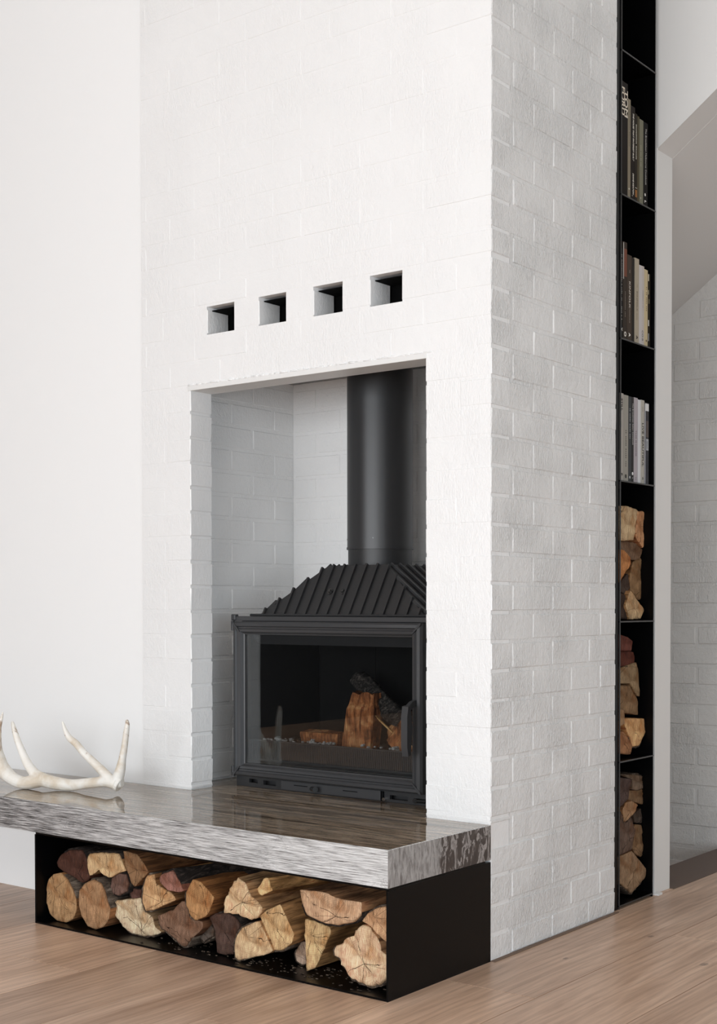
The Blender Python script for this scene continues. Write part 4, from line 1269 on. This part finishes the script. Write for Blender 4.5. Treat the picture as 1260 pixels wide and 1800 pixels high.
def round_log(name, p0, p1, r0, r1, mat, seed, rough=.25):
    p0, p1 = Vector(p0), Vector(p1)
    d = (p1 - p0).normalized(); u = d.orthogonal().normalized(); w = d.cross(u)
    K, m = 16, 22
    vs = []
    for k in range(K + 1):
        t_ = k / K
        for i in range(m):
            a = 2 * math.pi * i / m
            dr = u * math.cos(a) + w * math.sin(a)
            r = (r0 + (r1 - r0) * t_) * (1 + rough * noise.noise(dr * 1.9 + Vector((t_ * 3, seed, 0))) + .10 * noise.noise(dr * 6 + Vector((t_ * 2, seed, 5))))
            q = (p1 - p0) * t_ + dr * r + d * (rough * .04 * noise.noise(dr * 3 + Vector((seed, 0, 0))) if k in (0, K) else 0)
            vs.append(tuple(q))
    mm = MB()
    mm.add(vs, [(k * m + i, k * m + (i + 1) % m, (k + 1) * m + (i + 1) % m, (k + 1) * m + i) for k in range(K) for i in range(m)], 0, True)
    mm.add(vs, [tuple(range(m))[::-1], tuple(range(K * m, K * m + m))], 0)
    return sharp(link(name, mm.mesh(name), mat, None, p0), 50)
o = round_log('log', (-.80, .40, .785), (-.48, .32, .600), .030, .038, 'charred', 4)
tag(o, 'charred black log leaning diagonally across the others in the stove', 'log', GS)
sp = MB().prism([(-.640, .672), (-.560, .615), (-.545, .598), (-.625, .655)], 1, .285, .291)
o = round_log('log', (-.612, .430, .598), (-.522, .300, .602), .056, .060, 'standing_wood', 8, .35)
tag(o, 'brown scorched log at the right, under the charred one in the stove', 'log', GS)
o = sp.build('wood_sliver', 'log_end'); o.color = srgb(200, 160, 110)
tag(o, 'thin pale wood sliver lying along the charred log in the stove', 'sliver')
ra = random.Random(11)
for nm, mat_, cnt, lab in (('ash_flakes', 'ash', 70, 'white ash flakes scattered among the coals in the stove'), ('coal_crumbs', 'coal', 160, 'black coal crumbs covering the floor of the stove')):
    mb = MB()
    for k in range(cnt):
        x = ra.choice([ra.uniform(-1.10, -1.0), ra.uniform(-.93, -.80), ra.uniform(-1.10, -.50)]); y = ra.uniform(.215, .30) if cnt < 100 else ra.uniform(.22, .42)
        s = ra.uniform(.0025, .006) if cnt < 100 else ra.uniform(.004, .012)
        zz = FZ + (.018 if cnt < 100 else 0) + ra.uniform(0, .008)
        mb.box(x - s, x + s, y - s, y + s, zz, zz + s * 1.5, c=s * .35, jit=s * .3, rnd=ra)
    tag(mb.build(nm, mat_), lab, 'ash' if cnt < 100 else 'coal', kind='stuff')

# ------------------------------------------------------------------ antler
def tube(mb_, pts):
    P = [Vector(p[:3]) for p in pts]; R_ = [p[3] for p in pts]
    # Catmull-Rom resample
    Q, S_ = [], []
    for i in range(len(P) - 1):
        a, b, c_, d = P[max(i - 1, 0)], P[i], P[i + 1], P[min(i + 2, len(P) - 1)]
        for j in range(6):
            t_ = j / 6
            Q.append(.5 * ((2 * b) + (c_ - a) * t_ + (2 * a - 5 * b + 4 * c_ - d) * t_ * t_ + (3 * b - a - 3 * c_ + d) * t_ ** 3))
            S_.append(R_[i] * (1 - t_) + R_[i + 1] * t_)
    Q.append(P[-1]); S_.append(R_[-1])
    m = 14
    vs = []
    u = None
    for k in range(len(Q)):
        d = (Q[min(k + 1, len(Q) - 1)] - Q[max(k - 1, 0)]).normalized()
        if u is None: u = d.orthogonal().normalized()
        u = (u - d * u.dot(d)).normalized(); w = d.cross(u)
        for i in range(m):
            a = 2 * math.pi * i / m
            vs.append(tuple(Q[k] + (u * math.cos(a) + w * math.sin(a)) * S_[k]))
    K = len(Q) - 1
    mb_.add(vs, [(k * m + i, k * m + (i + 1) % m, (k + 1) * m + (i + 1) % m, (k + 1) * m + i) for k in range(K) for i in range(m)] + [tuple(range(m))[::-1], tuple(range(K * m, K * m + m))])

ANT = {
'beam': [(-1.335,-.22,.441,.013),(-1.364,-.229,.442,.021),(-1.396,-.239,.446,.0195),(-1.428,-.249,.440,.0166),(-1.477,-.265,.433,.0166),(-1.527,-.28,.4255,.0185),(-1.584,-.299,.429,.0210),(-1.635,-.315,.437,.0215),(-1.66,-.323,.435,.0235)],
'left': [(-1.66,-.323,.435,.0235),(-1.698,-.345,.426,.0205),(-1.74,-.36,.437,.0208),(-1.778,-.375,.468,.0246),(-1.795,-.385,.513,.023),(-1.793,-.39,.559,.0158),(-1.782,-.39,.617,.0087),(-1.772,-.386,.648,.0059),(-1.766,-.384,.675,.0022)],
'tineA': [(-1.635,-.315,.44,.0218),(-1.672,-.32,.457,.0166),(-1.706,-.325,.49,.0143),(-1.735,-.33,.538,.0119),(-1.756,-.333,.58,.0103),(-1.769,-.335,.614,.0079),(-1.776,-.336,.636,.0045)],
'tineB': [(-1.388,-.236,.452,.0198),(-1.404,-.241,.473,.015),(-1.436,-.252,.502,.0131),(-1.477,-.265,.537,.0119),(-1.509,-.275,.57,.0111),(-1.534,-.283,.589,.0103),(-1.55,-.288,.617,.0071),(-1.56,-.291,.645,.0030)],
'tineC': [(-1.356,-.226,.446,.0198),(-1.343,-.222,.487,.0158),(-1.335,-.22,.524,.0119),(-1.327,-.217,.569,.0103),(-1.321,-.215,.613,.0095),(-1.316,-.214,.643,.0075),(-1.319,-.214,.658,.0035)],
'out': [(-1.757,-.365,.450,.0198),(-1.787,-.373,.468,.0238),(-1.83,-.387,.496,.0218),(-1.873,-.40,.51,.0178),(-1.916,-.414,.543,.0079)],
}
am = MB()
for k, v in ANT.items():
    tube(am, [(a + 1.5, b + .28, c_ - LZ, r * 1.1) for a, b, c_, r in v])
# burr: knobbly rim at the cut base
for i in range(16):
    a = 2 * math.pi * i / 16
    ax = Vector((.80, .26, -.42)).normalized(); u = ax.orthogonal().normalized(); w = ax.cross(u)
    p = Vector((.152, .055, .034)) + (u * math.cos(a) + w * math.sin(a)) * .020
    am.cyl(p - ax * .007, p + ax * .006, .0065, .005, n=8)
ame = am.mesh('antler')
ant = link('antler', ame, 'antler', None, (-1.5, -.28, LZ))
md = ant.modifiers.new('remesh', 'REMESH'); md.mode = 'VOXEL'; md.voxel_size = .0022
ms = ant.modifiers.new('smooth', 'SMOOTH'); ms.iterations = 5; ms.factor = .5
bpy.context.view_layer.update()
dg = bpy.context.evaluated_depsgraph_get()
nm_ = bpy.data.meshes.new_from_object(ant.evaluated_get(dg))
ant.modifiers.clear()
ant.data = nm_
zmin = min(v.co.z for v in nm_.vertices)
for v in nm_.vertices: v.co.z -= zmin
for p in nm_.polygons: p.use_smooth = True
if not nm_.materials: nm_.materials.append(M['antler'])
tag(ant, 'bleached white deer antler with upright tines lying on the stone slab', 'antler')
